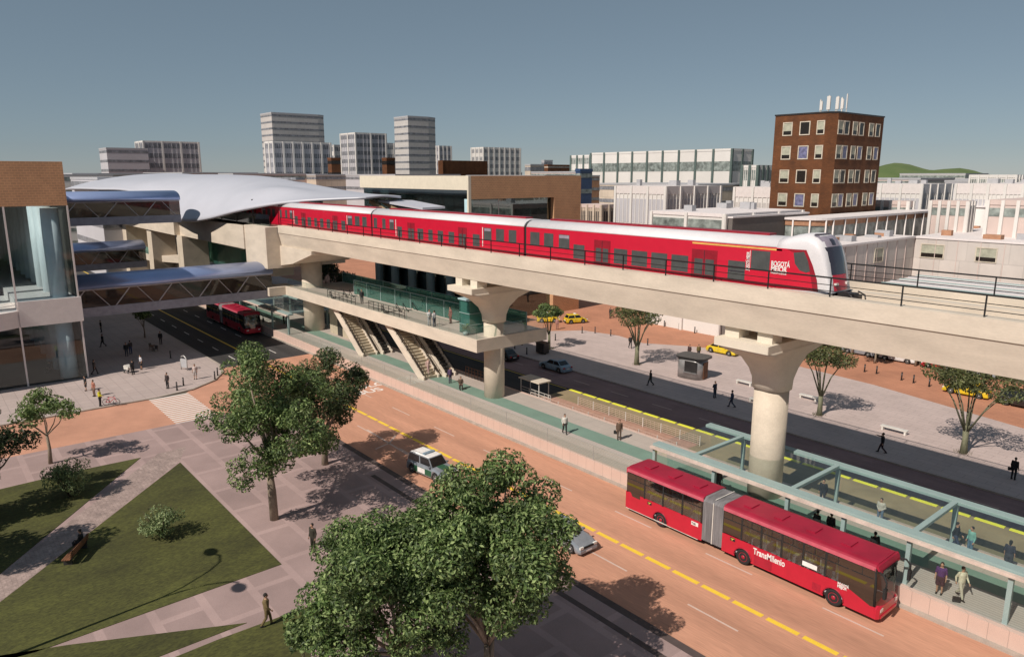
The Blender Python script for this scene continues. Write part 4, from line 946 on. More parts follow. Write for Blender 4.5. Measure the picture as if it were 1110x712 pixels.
for y in (-.68,.68): m=MB(); m.box(-21.7,-21.55,44.8+y-.16,44.8+y+.16,17.28,17.44); wpart('headlight',m,'lamp_clear',tr)
# red sweep and cab window on the side of the nose
def sidepoly(name,pts,mt,out): 
    m=MB(); y=TY0-out; n=len(pts)
    m.add([(x,y,z) for x,z in pts]+[(x,TY0+.06,z) for x,z in pts],[tuple(range(n)),tuple(range(2*n-1,n-1,-1))]+[(i,n+i,n+(i+1)%n,(i+1)%n) for i in range(n)]); return wpart(name,m,mt,tr)
sidepoly('red_flank',[(-25.4,16.8),(-22.42,16.9),(-22.55,17.6),(-22.9,18.5),(-23.4,19.40),(-25.4,19.40)],'train_red',.012)
sidepoly('dark_sweep',[(-22.72,16.92),(-22.40,16.92),(-22.52,17.6),(-22.87,18.5),(-23.36,19.42),(-24.7,19.38),(-23.45,18.9),(-23.0,18.0)],'train_door_red',.016)
sidepoly('cab_window',[(-24.2,19.18),(-23.5,19.3),(-23.2,18.75),(-23.0,18.1),(-23.25,18.0),(-23.7,18.1),(-24.05,18.5)],'train_grey',.022)
m=MB(); m.box(-21.65,-20.7,44.35,45.25,16.45,16.85); m.box(-20.9,-20.4,44.55,45.05,16.5,16.8); m.tube([(-20.9,44.1,16.9),(-20.5,44.0,16.7),(-20.3,44.3,16.5)],.05); m.tube([(-20.9,45.5,16.9),(-20.5,45.6,16.7),(-20.3,45.3,16.5)],.05); wpart('coupler',m,'steel_dark',tr)
off=Matrix.Translation((64,-44.8,-16.3))
def trtext(txt,size,x,z,sx,bold=.0,rot=0,mat='letter_white'):
    T=off@Matrix.Translation((x,TY0-.03,z))@Matrix.Rotation(rot,4,'Y')@SIDE
    lettering(txt,size,mat,tr,T,sx,bold)
trtext('BOGOTÁ',.46,-25.7,18.22,.68,.012); trtext('MEJOR',.48,-25.7,17.88,.80,.012); trtext('PARA TODOS',.17,-25.68,17.72,1.05,.004)
trtext('BOGOTÁ MEJOR',.30,-27.33,17.75,.55,.008,rot=-PI/2)
tbox(tr,'white_stripe',-27.30,-27.27,17.7,19.1,'letter_white',far=False)
# ================================================================ VEHICLES
def wheel(parent,x,y,r,w,side,tyre='tyre_rubber',rim='alloy_grey',name='wheel'):
    n=28; m=MB(); a_=[2*PI*k/n for k in range(n)]; s=side
    def ring(rr,yy): return [(x+rr*math.cos(a),yy,r+rr*math.sin(a)) for a in a_]
    m.loft([ring(r*.62,y-s*w*.5),ring(r*.93,y-s*w*.5),ring(r,y-s*w*.35),ring(r,y+s*w*.35),ring(r*.95,y+s*w*.5),ring(r*.66,y+s*w*.5),ring(r*.62,y+s*w*.42)])
    t=part('wheel',m,tyre,parent)
    m=MB(); m.loft([ring(r*.615,y+s*w*.38),ring(r*.58,y+s*w*.47),ring(r*.50,y+s*w*.36),ring(r*.26,y+s*w*.34),ring(r*.22,y+s*w*.5),ring(.03,y+s*w*.52)])
    c=part('rim',m,rim,t)
    m=MB()
    for k in range(8):
        a=2*PI*k/8; m.tube([(x+r*.38*math.cos(a),y+s*w*.345,r+r*.38*math.sin(a)),(x+r*.38*math.cos(a),y+s*w*.40,r+r*.38*math.sin(a))],r*.045,6)
    part('wheel_nut',m,'steel_dark',t)
def arched(x0,x1,z0,z1,wheels,r,n=12):
    """side profile XZ with round wheel openings cut in the lower edge"""
    p=[(x0,z0)]
    for wx in sorted(wheels):
        if wx-r<x0 or wx+r>x1: continue
        h=max(0,z0-.5); a0=math.asin(min(1,max(-1,(z0-.5)/r)))
        for k in range(n+1):
            a=PI-a0-(PI-2*a0)*k/n; p.append((wx+r*math.cos(a),.5+r*math.sin(a)))
    p+=[(x1,z0),(x1,z1),(x0,z1)]; return p
def artic_bus(loc,label,text=True):
    b=thing('articulated_bus',label,'bus',loc); W=2.55; L=17.95; s0,s1=6.6,8.15
    wh=[3.15,9.7,15.55]
    for y,inn in ((0,.06),(W,-.06)):
        ya,yb=sorted((y,y+inn))
        for x0,x1 in ((.05,s0),(s1,L-.25)):
            m=MB(); m.side(arched(x0,x1,.36,1.62 if x1<10 else 1.58,wh,.60),ya,yb); part('side_panel',m,'bus_red',b)
            m=MB(); m.box(x0,x1,ya,yb,3.12,3.36); part('roof_rail',m,'bus_edge_pink' if y==0 else 'bus_red',b)
            xs=np.linspace(x0,x1,5 if x1<10 else 8)
            for k,x in enumerate(xs):
                x=min(max(x,x0+.07),x1-.07); m=MB(); m.box(x-.07,x+.07,ya,yb,1.58,3.12); part('pillar',m,'tyre_rubber',b)
            for k,(xa,xb) in enumerate(zip(xs[:-1],xs[1:])):
                yo=y+ (-.004 if y==0 else .004); m=MB(); m.box(xa+.05,xb-.05,*sorted((yo,yo+inn*.25)),1.66,3.08); w=part('window',m,'vehicle_glass' if k else 'vehicle_dark_glass',b)
                m=MB(); m.box(xa+.06,xb-.06,*sorted((yo-inn*.1,yo)),2.62,2.68); m.box((xa+xb)/2-.02,(xa+xb)/2+.02,*sorted((yo-inn*.1,yo)),2.68,3.08); part('window_bar',m,'tyre_rubber',w)
    # floor, roof, interior
    for x0,x1 in ((.05,s0),(s1,L-.25)):
        m=MB(); m.box(x0,x1,.07,W-.07,.62,.72); part('floor',m,'city_grey',b)
        m=MB()
        yc=W/2; pr=[(0.0,3.36),(.10,3.44),(.35,3.49),(W-.35,3.49),(W-.1,3.44),(W,3.36)]
        m.cross([(y,z) for y,z in pr]+[(W-.02,3.30),(.02,3.30)],x0,x1); part('roof',m,'bus_roof_red',b)
        x=x0+.9
        while x<x1-.8:
            m=MB(); m.box(x,x+.55,yc-.45,yc+.45,3.49,3.56); part('roof_hatch',m,'bus_roof_red',b); x+=2.1
        m=MB(); x=x0+1.0
        while x<x1-1.6:
            for y in (.25,1.55):
                m.box(x,x+.42,y,y+.75,.72,1.15); m.box(x,x+.08,y,y+.75,1.15,1.85)
            x+=.95
        part('seat_rows',m,'city_white',b)
        m=MB(); x=x0+1
        while x<x1-.8:
            for y in (1.05,1.5): m.tube([(x,y,.72),(x,y,3.3)],.022,6)
            x+=1.5
        part('grab_poles',m,'letter_yellow',b)
    # bellows with folds
    m=MB(); rings=[]; n=22
    for k in range(n+1):
        x=s0+(s1-s0)*k/n; e=.10 if k%2 else .02
        rings.append([(x,y,z) for y,z in ((e,.45),(e,3.2-e*.2),(e+.25,3.46-e),(W-e-.25,3.46-e),(W-e,3.2-e*.2),(W-e,.45))])
    m.loft(rings,smooth=False); bl=part('bellows',m,'bellows_grey',b)
    m=MB(); c=(s0+s1)/2; m.box(c-.03,c+.03,-.0,.05,.45,3.3); m.box(c-.03,c+.03,.25,W-.25,3.44,3.475); part('centre_hoop',m,'bench_white',bl)
    # rear
    m=MB(); m.box(-.02,.05,0,W,.40,1.6); part('rear_panel',m,'bus_red',b)
    m=MB(); m.box(-.02,.05,0,W,3.0,3.40); part('rear_header',m,'bus_red',b)
    m=MB(); m.box(-.02,.03,.1,W-.1,1.6,3.0); part('rear_window',m,'vehicle_dark_glass',b)
    m=MB(); m.box(-.06,.01,0.05,W-.05,.34,.5); part('bumper',m,'steel_dark',b)
    m=MB(); m.box(.02,6.3,.02,.06,.30,.36); part('sill_strip',m,'bench_white',b)
    m=MB(); m.side([(.08,1.70),(.45,1.62),(.6,1.38),(1.3,1.36),(1.3,3.06),(.08,3.06)],-.008,0); part('rear_quarter_glass',m,'vehicle_dark_glass',b)
    # front: loft, raked
    F0=L-.25
    def fr(x,zt,zb,ins): return [(x,ins,zb),(x,ins,zt-.15),(x,ins+.22,zt),(x,W-ins-.22,zt),(x,W-ins,zt-.15),(x,W-ins,zb)]
    m=MB(); m.loft([fr(F0,1.12,.36,0),fr(L-.02,1.08,.34,.02),fr(L+.12,1.0,.36,.16)],smooth=False); part('front_panel',m,'bus_red',b)
    m=MB(); m.side([(F0,3.30),(F0,3.44),(F0+.1,3.42),(L-.05,3.2),(L-.02,3.02)],.03,W-.03); part('front_header',m,'bus_roof_red',b)
    m=MB()
    ws=[(L+.11,1.0),(L+.10,1.6),(L+.04,2.3),(L-.03,2.9),(L-.08,3.2)]
    m.loft([[(x-.28*abs(t*2-1)**4,.05+t*(W-.1),z) for t in [k/10 for k in range(11)]] for x,z in ws],closed=False,cap=False); part('windscreen',m,'vehicle_glass',b)
    m=MB()
    for y in (.06,W-.06): m.tube([(L-.16,y,1.05),(L-.2,y,2.3),(L-.3,y,3.25)],.07,6)
    part('windscreen_pillar',m,'tyre_rubber',b)
    m=MB(); m.box(L-.02,L+.0,.4,W-.4,2.84,3.12); ds=part('destination_sign',m,'glass_black',b)
    me=text_mesh('B11  PORTAL',.20,'letter_yellow',1.0,bold=.004) if False else None
    for y in (.07,W-.07):
        s_=-1 if y<1 else 1; m=MB(); m.tube([(L-.12,y,3.12),(L+.25,y+s_*.15,3.1),(L+.45,y+s_*.28,2.8),(L+.44,y+s_*.3,2.35)],.055,8); a=part('mirror_arm',m,'tyre_rubber',b)
        m=MB(); m.box(L+.36,L+.50,y+s_*.30-.12,y+s_*.30+.12,1.9,2.5); part('mirror',m,'tyre_rubber',b)
    # driver side window wedge on near flank, doors far flank
    for y,o in ((0,-.009),(W,.009)):
        m=MB(); pr=[(L-2.2,1.70),(L-1.9,1.62),(L-.35,1.02),(L-.2,1.05),(L-.27,3.1),(L-2.2,3.1)]; m.side(pr,*sorted((y,y+o))); part('cab_window',m,'vehicle_dark_glass',b)
    m=MB(); m.box(F0,L-.1,.002,.05,.36,1.04); m.box(F0,L-.1,W-.05,W-.002,.36,1.04); part('front_corner',m,'bus_red',b)
    for y in (.25,W-.55): m=MB(); m.box(L+.08,L+.14,y,y+.3,.72,.9); part('headlight',m,'lamp_clear',b)
    m=MB(); m.box(L+.05,L+.16,.3,W-.3,.34,.5); part('bumper',m,'bus_red',b)
    for ga,gb,gc,gd in ((10.5,11.7,.44,1.02),(14.3,14.8,.5,.95)): m=MB(); m.box(ga,gb,-.012,-.001,gc,gd); part('grille',m,'rim_red',b)
    for wx in wh:
        for y,s in ((.20,-1),(W-.20,1)): wheel(b,wx,y,.5,.34,s,rim='rim_red')
        m=MB(); m.tube([(wx+.61*math.cos(a),-.012,.5+.61*math.sin(a)) for a in [PI*k/14 for k in range(15)]],.035,6); part('wheel_arch',m,'rim_red',b)
    m=MB(); m.box(1.9,16.6,.1,W-.1,.42,.62); part('chassis',m,'steel_dark',b)
    if text:
        def tx(t,size,x,z,sx,bold,mat='letter_white',slant=0): lettering(t,size,mat,b,Matrix.Translation((x,-.02,z))@SIDE,sx,bold)
        tx('TransMilenio',.56,10.42,1.10,.72,.014)
        tx('BOGOTÁ',.20,15.75,1.48,.75,.008); tx('MEJOR',.22,15.75,1.31,.82,.008)
        for x in (2.0,8.75):
            m=MB(); m.box(x,x+.36,-.014,-.002,1.30,1.52); e=part('emblem',m,'tyre_rubber',b)
            m=MB(); m.side([(x+.05,1.45),(x+.31,1.50),(x+.31,1.46),(x+.2,1.44),(x+.16,1.32),(x+.12,1.32),(x+.14,1.43),(x+.05,1.41)],-.02,-.015); part('emblem_stroke',m,'letter_yellow',e)
        m=MB(); m.box(5.75,6.3,-.012,-.001,1.22,1.48); e=part('number_plate',m,'letter_white',b)
        tx('T102',.19,5.79,1.28,.8,.004,'steel_dark')
        m=MB(); m.box(13.6,14.5,-.014,-.006,1.72,2.0); part('window_notice',m,'letter_white',b)
    return b
artic_bus((-32.68,37.9,0.01),'bright red articulated bus with white lettering beside the glass canopy')
artic_bus((-127.4,38.0,.01),'red articulated bus in the shade of the near footbridge',text=False)
def car(name,label,loc,rz,paint,kind='sedan',police=False,cat='car',group=None,taxi=False):
    t=thing(name,label,cat,loc,rz,group)
    if kind=='sedan': L,W,H,belt,g0,g1,r0,r1=4.5,1.78,1.46,.92,-1.72,1.02,-1.05,.35
    elif kind=='hatch': L,W,H,belt,g0,g1,r0,r1=3.8,1.66,1.50,.92,-1.72,.95,-1.35,.35
    else: L,W,H,belt,g0,g1,r0,r1=4.6,1.88,1.78,1.05,-2.15,1.0,-1.9,.42
    h=L/2; wb=(-h+.82,h-.86); r=.33 if kind!='suv' else .38
    # lower body: loft over stations along X, each ring follows width & height; wheel arches cut by raising the sill
    xs=[-h,-h+.06,-h+.25]+list(np.linspace(-h+.4,h-.4,25))+[h-.22,h-.05,h]
    hood=lambda x: belt-(.0 if x<g1-.1 else .30*((x-g1+.1)/(h-g1+.1))**1.8) if x>g1-.1 else (belt+(.0 if x>g0 else (-.08*((g0-x)/(h+g0))**2 if kind=='sedan' else 0)))
    rings=[]
    for x in xs:
        e=min(1,(h-abs(x))/.3); wv=W/2*(.86+.14*e**.6); zb=.22
        for wx in wb:
            d=abs(x-wx)
            if d<r+.07: zb=max(zb,min(r+math.sqrt((r+.07)**2-d*d),belt-.16))
        zt=hood(x)*(1 if e>=1 else (.86+.14*e)); zt=max(zt,zb+.08)
        z3=zt-.06; z1=min(zb+.12,z3-.04)
        rings.append([(x,-wv*.95,zb),(x,-wv,z1),(x,-wv,max(z1+.01,z3-.15)),(x,-wv*.94,z3),(x,-wv*.8,zt),(x,0,zt+.03),(x,wv*.8,zt),(x,wv*.94,z3),(x,wv,max(z1+.01,z3-.15)),(x,wv,z1),(x,wv*.95,zb)])
    m=MB(); m.loft(rings,smooth=False); body=part('body',m,paint,t)
    wt=W/2*.74; wb_=W/2*.90
    def gr(x,z,w): return (x,w,z)
    m=MB(); 
    lo=[(g0,-wb_,belt-.03),(g1,-wb_,belt-.03),(g1,wb_,belt-.03),(g0,wb_,belt-.03)]; hi=[(r0,-wt,H-.05),(r1,-wt,H-.05),(r1,wt,H-.05),(r0,wt,H-.05)]
    m.loft([lo,hi],smooth=False); part('cabin',m,paint,t)
    m=MB(); m.loft([[(r0,-wt,H-.05),(r1,-wt,H-.05),(r1,wt,H-.05),(r0,wt,H-.05)],[(r0+.12,-wt+.1,H),(r1-.1,-wt+.1,H),(r1-.1,wt-.1,H),(r0+.12,wt-.1,H)]],smooth=False); part('roof',m,paint if not police else 'letter_white',t)
    def face(name,A,B,C,D,mt,ins=(.06,.06),off=.012):
        A,B,C,D=map(Vector,(A,B,C,D)); c=(A+B+C+D)/4; n=(B-A).cross(D-A).normalized()
        def P(u,v): return (A.lerp(B,u)).lerp(D.lerp(C,u),v)+n*off
        u0,v0=ins; q=[P(u0,v0),P(1-u0,v0),P(1-u0,1-v0),P(u0,1-v0)]; q2=[p-n*off*.9 for p in q]; m=MB(); m.add(q+q2,[(0,1,2,3),(7,6,5,4),(0,4,5,1),(1,5,6,2),(2,6,7,3),(3,7,4,0)]); return part(name,m,mt,t)
    face('windscreen',lo[1],lo[2],hi[2],hi[1],'glass_black',(.05,.08))
    face('rear_window',lo[3],lo[0],hi[0],hi[3],'glass_black',(.07,.12))
    mid=.52
    for sgn,(a,b_,c,d) in ((-1,(lo[0],lo[1],hi[1],hi[0])),(1,(lo[2],lo[3],hi[3],hi[2]))):
        A,B,C,D=map(Vector,(a,b_,c,d)); 
        for u0,u1 in ((.0,mid),(mid,1.)):
            face('side_window',A.lerp(B,u0),A.lerp(B,u1),D.lerp(C,u1),D.lerp(C,u0),'glass_black',(.05,.12))
        y=sgn*W/2; o=sgn*.006
        for x in (g0+.55,(g0+g1)/2+.1,g1-.05):
            m=MB(); m.box(x-.008,x+.008,*sorted((y,y+o)),.34,belt-.22); part('door_seam',m,'tyre_rubber',t)
        for x in ((g0+g1)/2-.12,g1-.9): m=MB(); m.box(x-.02,x+.14,*sorted((y,y+sgn*.03)),belt-.26,belt-.22); part('door_handle',m,'alloy_grey',t)
        m=MB(); m.box(g1-.28,g1-.12,*sorted((sgn*wb_,sgn*(wb_+.2))),belt+.0,belt+.13); part('mirror',m,paint,t)
    for wx in wb:
        for s in (-1,1): wheel(t,wx,s*(W/2-.12),r,.22,s)
    for s in (-1,1):
        m=MB(); m.box(h-.12,h+.005,*sorted((s*W*.26,s*W*.43)),belt-.38,belt-.24); part('headlight',m,'lamp_clear',t)
        m=MB(); m.box(-h-.008,-h+.1,*sorted((s*W*.27,s*W*.43)),belt-.3,belt-.12); part('tail_light',m,'lamp_red',t)
    m=MB(); m.box(h-.05,h+.012,-W*.24,W*.24,belt-.40,belt-.27); part('grille',m,'tyre_rubber',t)
    m=MB(); m.box(h-.06,h+.03,-W*.42,W*.42,.24,.42); m.box(-h-.03,-h+.06,-W*.42,W*.42,.24,.45); part('bumper',m,'car_white' if police else ('tyre_rubber' if kind!='sedan' else paint),t)
    m=MB(); m.box(-h-.015,-h+.02,-.26,.26,.5,.62); m.box(h+.0,h+.035,-.26,.26,.3,.4); part('number_plate',m,'letter_white',t)
    if police:
        for s in (-1,1): m=MB(); m.box(-1.2,1.0,*sorted((s*W/2,s*(W/2+.006))),.34,.84); q=part('green_flank',m,'police_green',t); m=MB(); m.box(-.7,.2,*sorted((s*(W/2+.006),s*(W/2+.012))),.38,.8); part('white_panel',m,'letter_white',q)
        m=MB(); m.box(.9,2.0,-.35,.35,belt+.0,belt+.035); part('bonnet_panel',m,'police_green',t)
        m=MB(); m.box(-.5,-.2,-.55,.55,H,H+.12); part('light_bar',m,'car_blue',t)
        m=MB(); m.box(-1.7,-.6,-.55,-.5,H,H+.06); m.box(-1.7,-.6,.5,.55,H,H+.06); part('roof_rack',m,'alloy_grey',t)
    if taxi: m=MB(); m.box(-.25,.0,-.3,.3,H,H+.14); part('roof_sign',m,'letter_white',t)
    return t
car('police_car','silver and green patrol car stopped near the painted arrow beside the tree',(-47.3,30.75,0),.12,'car_silver','suv',police=True)
car('small_car','silver car half hidden behind the crown of the big near tree',(-32.3,31.4,0),.0,'car_silver','sedan')
car('blue_sedan','pale blue sedan driving on the shaded far road',(-64.9,61.0,0),PI,'car_blue','sedan')
car('yellow_taxi','yellow taxi on the red plaza behind the pier cap, next to the kiosk',(-56.2,84.2,SW),.04,'car_yellow','sedan',cat='taxi',taxi=True)
car('yellow_taxi','yellow taxi behind the fan shaped tree at the right edge',(-27.6,88.6,SW),PI+.03,'car_yellow','sedan',cat='taxi',taxi=True)
car('yellow_taxi','yellow taxi nearest the brick hall, left of the small tree',(-87.6,80.5,SW),.9,'car_yellow','hatch',cat='taxi',taxi=True)
car('yellow_taxi','yellow taxi behind the small tree on the red plaza',(-84.2,83.5,SW),1.2,'car_yellow','hatch',cat='taxi',taxi=True)
car('black_car','black car at the right edge on the red plaza',(-22.1,88.4,SW),.02,'car_black','suv')
car('dark_car','dark car on the far road hidden behind the second pier',(-73.5,59.6,0),PI,'car_black','sedan')
for i,(x,y,c,k,l) in enumerate(((-74.5,98.6,'car_white','sedan','white car parked along the plaza end behind the pale tree fan'),(-69,96.2,'car_white','suv','pale tall car parked along the plaza end above the kiosk'),(-62.5,96,'car_black','suv','dark tall car parked along the plaza end above the kiosk'),(-57.2,96,'car_black','sedan','dark low car parked along the plaza end above the yellow taxi'),(-44,96,'car_silver','sedan','silver car parked along the plaza end right of the pier cap'),(-39,96.2,'car_white','sedan','white car parked under the girder right of the pier cap'),(-34,96,'bus_red','hatch','red hatchback parked among the cars at the plaza end'),(-29.5,96,'car_silver','hatch','small silver car at the right end of the plaza end row'))):
    car('parked_car',l,(x,y+2.2,SW),(0 if i%2 else PI),c,k,group='cars parked along the end of the red plaza')
# ================================================================ STREET FURNITURE
def bench(label,x,y,rz=0,L=2.0,h=.45,z=SW):
    t=thing('bench',label,'bench',(x,y,z),rz,'white benches on the far pavement')
    m=MB(); m.box(-L/2,L/2,-.25,.25,h-.1,h); part('seat',m,'bench_white',t)
    for s in (-1,1): m=MB(); m.box(s*L/2*.86-.08,s*L/2*.86+.08,-.22,.22,0,h-.1); part('leg',m,'bench_white',t)
bench('white bench left of the large pier, in full sun',-45.6,73.0); bench('white bench in the shade left of the large pier',-40.6,67.9); bench('white bench between the walking woman and the first fan tree',-27.4,69.9,L=2.4); bench('white bench just right of the large pier',-37.9,73.4)
def kiosk(x,y):
    t=thing('kiosk','shiny grey metal kiosk with rounded corner on the far pavement','kiosk',(x,y,SW),.15)
    m=MB(); m.loft([rrect(0,0,1.7,1.3,1.0,0),rrect(0,0,1.7,1.3,1.0,2.5)]); part('body',m,'kiosk_metal',t)
    m=MB(); m.loft([rrect(.1,0,1.95,1.5,.9,2.5),rrect(.1,0,1.95,1.5,.9,2.68)],smooth=False); part('roof',m,'steel_dark',t)
    m=MB(); m.box(-.4,1.2,-1.34,-1.28,.9,2.2); part('hatch',m,'steel_dark',t)
    m=MB(); m.box(-.5,1.3,-1.65,-1.28,.84,.9); part('counter',m,'kiosk_metal',t)
    m=MB(); m.box(1.68,1.74,-.6,.5,.1,2.1); part('door',m,'bench_wood',t)
kiosk(-51.6,71.2)
def bin_(name,label,x,y,h=1.3,w=.9,mt='steel_dark'):
    t=thing(name,label,'box',(x,y,SW)); m=MB(); m.loft([rrect(0,0,w/2,w*.35,.12,.15),rrect(0,0,w/2,w*.35,.12,h)],smooth=False); part('body',m,mt,t)
    for s in (-1,1): m=MB(); m.box(s*w*.35-.05,s*w*.35+.05,-.1,.1,0,.16); part('foot',m,mt,t)
    m=MB(); m.loft([rrect(0,0,w/2+.05,w*.4,.12,h),rrect(0,0,w/2+.05,w*.4,.12,h+.08)],smooth=False); part('lid',m,mt,t)
bin_('street_cabinet','dark cabinet on the far pavement behind the blue sedan',*g(588,383,.14),h=1.5,w=1.6)
# bollards
proto=None
def bollard_proto():
    t=thing('bollard','dark bollard','bollard'); m=MB(); m.cyl((0,0),.085,0,.92,12); part('post',m,'steel_dark',t)
    m=MB(); m.cyl((0,0),.10,.92,1.0,12,r1=.06); part('cap',m,'steel_dark',t); m=MB(); m.cyl((0,0),.13,0,.05,12); part('base',m,'steel_dark',t); return t
bp=bollard_proto()
bl=[((631,361),'bollard nearest the small tree beside the yellow taxis'),((645,361),None),((662,364),None),((702,374),None),((602,369),None),((587,372),None),((571,384),None),((558,378),None),((566,374),None),((720,354),None),((736,357),None),((753,361),None),((770,363),None),((787,371),None),((921,396),None),((937,403),None),((950,405),None),((977,412),None),((990,415),None),((1007,419),None)]
gl_=['dark bollard on the edge between the far pavement and the red plaza','dark bollard along the end of the red plaza','dark bollard in the shade at the far road kerb']
for i,(p,_) in enumerate(bl):
    x,y=g(p[0],p[1],SW); k=2 if i in(6,7,8) else (0 if i<6 else 1)
    clone(bp,(x,y,SW),0,gl_[k],['bollards along the red plaza edge','bollards along the plaza end','bollards at the far road kerb'][k])
for i,p in enumerate(((192,423),(199,418),(233,411),(236,407),(185,388))):
    x,y=g(p[0],p[1],SW)
    clone(bp,(x,y,SW),0,['leftmost dark bollard beside the zebra crossing','dark bollard half hidden by the round leafy tree at the zebra crossing','dark bollard before the last one on the rounded plaza corner','dark bollard at the tip of the rounded plaza corner','lone dark post in the plaza shade edge near the black road'][i],'bollards on the left plaza')
x,y=g(200,401,SW)
t=thing('information_stand','grey arched information stand near the rounded plaza corner','stand',(x,y,SW),.4)
m=MB(); m.tube([(-.55,0,0),(-.55,0,1.3),(-.35,0,1.75),(.1,0,1.85),(.45,0,1.6),(.55,0,1.2),(.55,0,0)],.07,8); part('frame',m,'alloy_grey',t)
m=MB(); m.box(-.48,.48,-.03,.03,.35,1.45); part('panel',m,'roof_grey',t)
# street lamp whose shadow falls on the lawn (it stands just left of the frame)
t=thing('street_lamp','tall black double arm street lamp at the lawn edge whose shadow falls on the grass','street lamp',(-41.3,.3,SW))
m=MB(); m.tube([(0,0,0),(0,0,8.4)],[.13,.07],12); part('pole',m,'lamp_black',t); m=MB(); m.cyl((0,0),.22,0,.6,14,r1=.14); part('base',m,'lamp_black',t)
for s,top in ((-1,12.3),(1,12.1)):
    pts=[(0,0,8.2+.0),(s*.25,0,9.6),(s*.9,0,11.3),(s*1.5,0,top-.1),(s*2.3,0,top+.15),(s*2.9,0,top-.1)] if s<0 else [(0,0,8.4),(s*.2,0,9.6),(s*.55,0,10.8),(s*1.1,0,11.8),(s*1.5,0,12.2),(s*1.9,0,12.1)]
    m=MB(); m.tube(pts,.06,8); part('arm',m,'lamp_black',t); e=pts[-1]
    m=MB(); m.ell((e[0]+s*.25,0,e[2]-.05),(.55,.42,.16)); part('lamp_head',m,'lamp_black',t)
# park bench with a person
bx,by=g(82,603,SW)
t=thing('park_bench','reddish brown wooden bench on the shaded lawn beside the diagonal path','bench',(bx,by,SW+.03),math.radians(0)); t.rotation_euler[2]=math.radians(-32)
m=MB()
for k in range(4): m.box(-1.3,1.3,-.25+.13*k,-.14+.13*k,.40,.45)
part('seat',m,'bench_wood',t); m=MB()
for k in range(3): m.box(-1.3,1.3,.27+.02*k,.31+.02*k,.52+.14*k,.63+.14*k)
part('backrest',m,'bench_wood',t)
for s in (-1,1): m=MB(); m.box(s*1.05-.04,s*1.05+.04,-.24,.28,0,.40); m.bar((s*1.05,.27,.3),(s*1.05,.33,.95),.06,.05); part('leg',m,'steel_dark',t)
BENCH=t
def outdoor_set(label,x,y):
    t=thing('cafe_table',label,'table',(x,y,SW)); m=MB(); m.cyl((0,0),.4,.70,.74,20); part('top',m,'bench_wood',t); m=MB(); m.cyl((0,0),.04,0,.7,10); m.cyl((0,0),.22,0,.03,14); part('pedestal',m,'steel_dark',t)
def chair(label,x,y,rz,mt='steel_dark'):
    t=thing('chair',label,'chair',(x,y,SW),rz); m=MB(); m.box(-.22,.22,-.22,.22,.42,.46); part('seat',m,mt,t); m=MB(); m.loft([[(-.2,.2,.46),(.2,.2,.46),(.2,.24,.46),(-.2,.24,.46)],[(-.2,.27,.9),(.2,.27,.9),(.2,.31,.9),(-.2,.31,.9)]],smooth=False); part('backrest',m,mt,t)
    for a in (-1,1):
        for b in (-1,1): m=MB(); m.bar((a*.19,b*.19,0),(a*.17,b*.17,.42),.035,.035); part('leg',m,mt,t)
px,py=g(166,380,SW); outdoor_set('small round cafe table in the shade under the plaza tree',px,py); chair('chair left of the cafe table under the plaza tree',px-.8,py,PI/2*1.2); chair('chair right of the cafe table under the plaza tree',px+.8,py+.2,-PI/2)
px,py=g(139,404,SW)
t=thing('stroller','pale wheeled stroller on the left plaza pushed by a dark dressed person','stroller',(px,py,SW),.3)
m=MB(); m.side([(-.45,.45),(.4,.45),(.5,.75),(-.1,1.05),(-.5,.9)],-.25,.25); part('seat',m,'bench_white',t); m=MB(); m.tube([(.5,-.22,.7),(.8,-.22,1.05)],.02,6); m.tube([(.5,.22,.7),(.8,.22,1.05)],.02,6); m.tube([(.8,-.22,1.05),(.8,.22,1.05)],.025,6); part('handle',m,'steel_dark',t)
for x in (-.4,.4):
    for s in (-1,1): wheel(t,x,s*.27,.17,.05,s)
# bicycle
def bicycle(x,y,rz):
    t=thing('bicycle','red framed bicycle held by the man in the yellow vest','bicycle',(x,y,SW),rz)
    for wx in (-.55,.55):
        m=MB(); pts=[(wx+.34*math.cos(a),0,.35+.34*math.sin(a)) for a in [2*PI*k/24 for k in range(25)]]; m.tube(pts,.025,6); w=part('wheel',m,'tyre_rubber',t)
        m=MB(); 
        for k in range(10): a=2*PI*k/10; m.tube([(wx,0,.35),(wx+.32*math.cos(a),0,.35+.32*math.sin(a))],.006,4)
        part('spokes',m,'alloy_grey',w)
    m=MB()
    for a,b in (((-.55,0,.35),(-.12,0,.33)),((-.12,0,.33),(-.25,0,.85)),((-.25,0,.85),(.36,0,.85)),((-.12,0,.33),(.38,0,.78)),((-.55,0,.35),(-.25,0,.82)),((.36,0,.92),(.55,0,.35))): m.tube([a,b],.028,8)
    part('frame',m,'bus_red',t); m=MB(); m.ell((-.27,0,.92),(.14,.07,.035)); part('saddle',m,'tyre_rubber',t)
    m=MB(); m.tube([(.36,0,.9),(.34,0,1.0)],.02,6); m.tube([(.34,-.28,1.0),(.36,0,1.02),(.34,.28,1.0)],.018,6); part('handlebar',m,'steel_dark',t)
    m=MB(); m.tube([(-.12,-.06,.33),(.0,-.08,.2)],.015,6); m.box(-.05,.07,-.16,-.06,.18,.21); part('pedal',m,'steel_dark',t)
bicycle(*g(121,439,SW),.95)
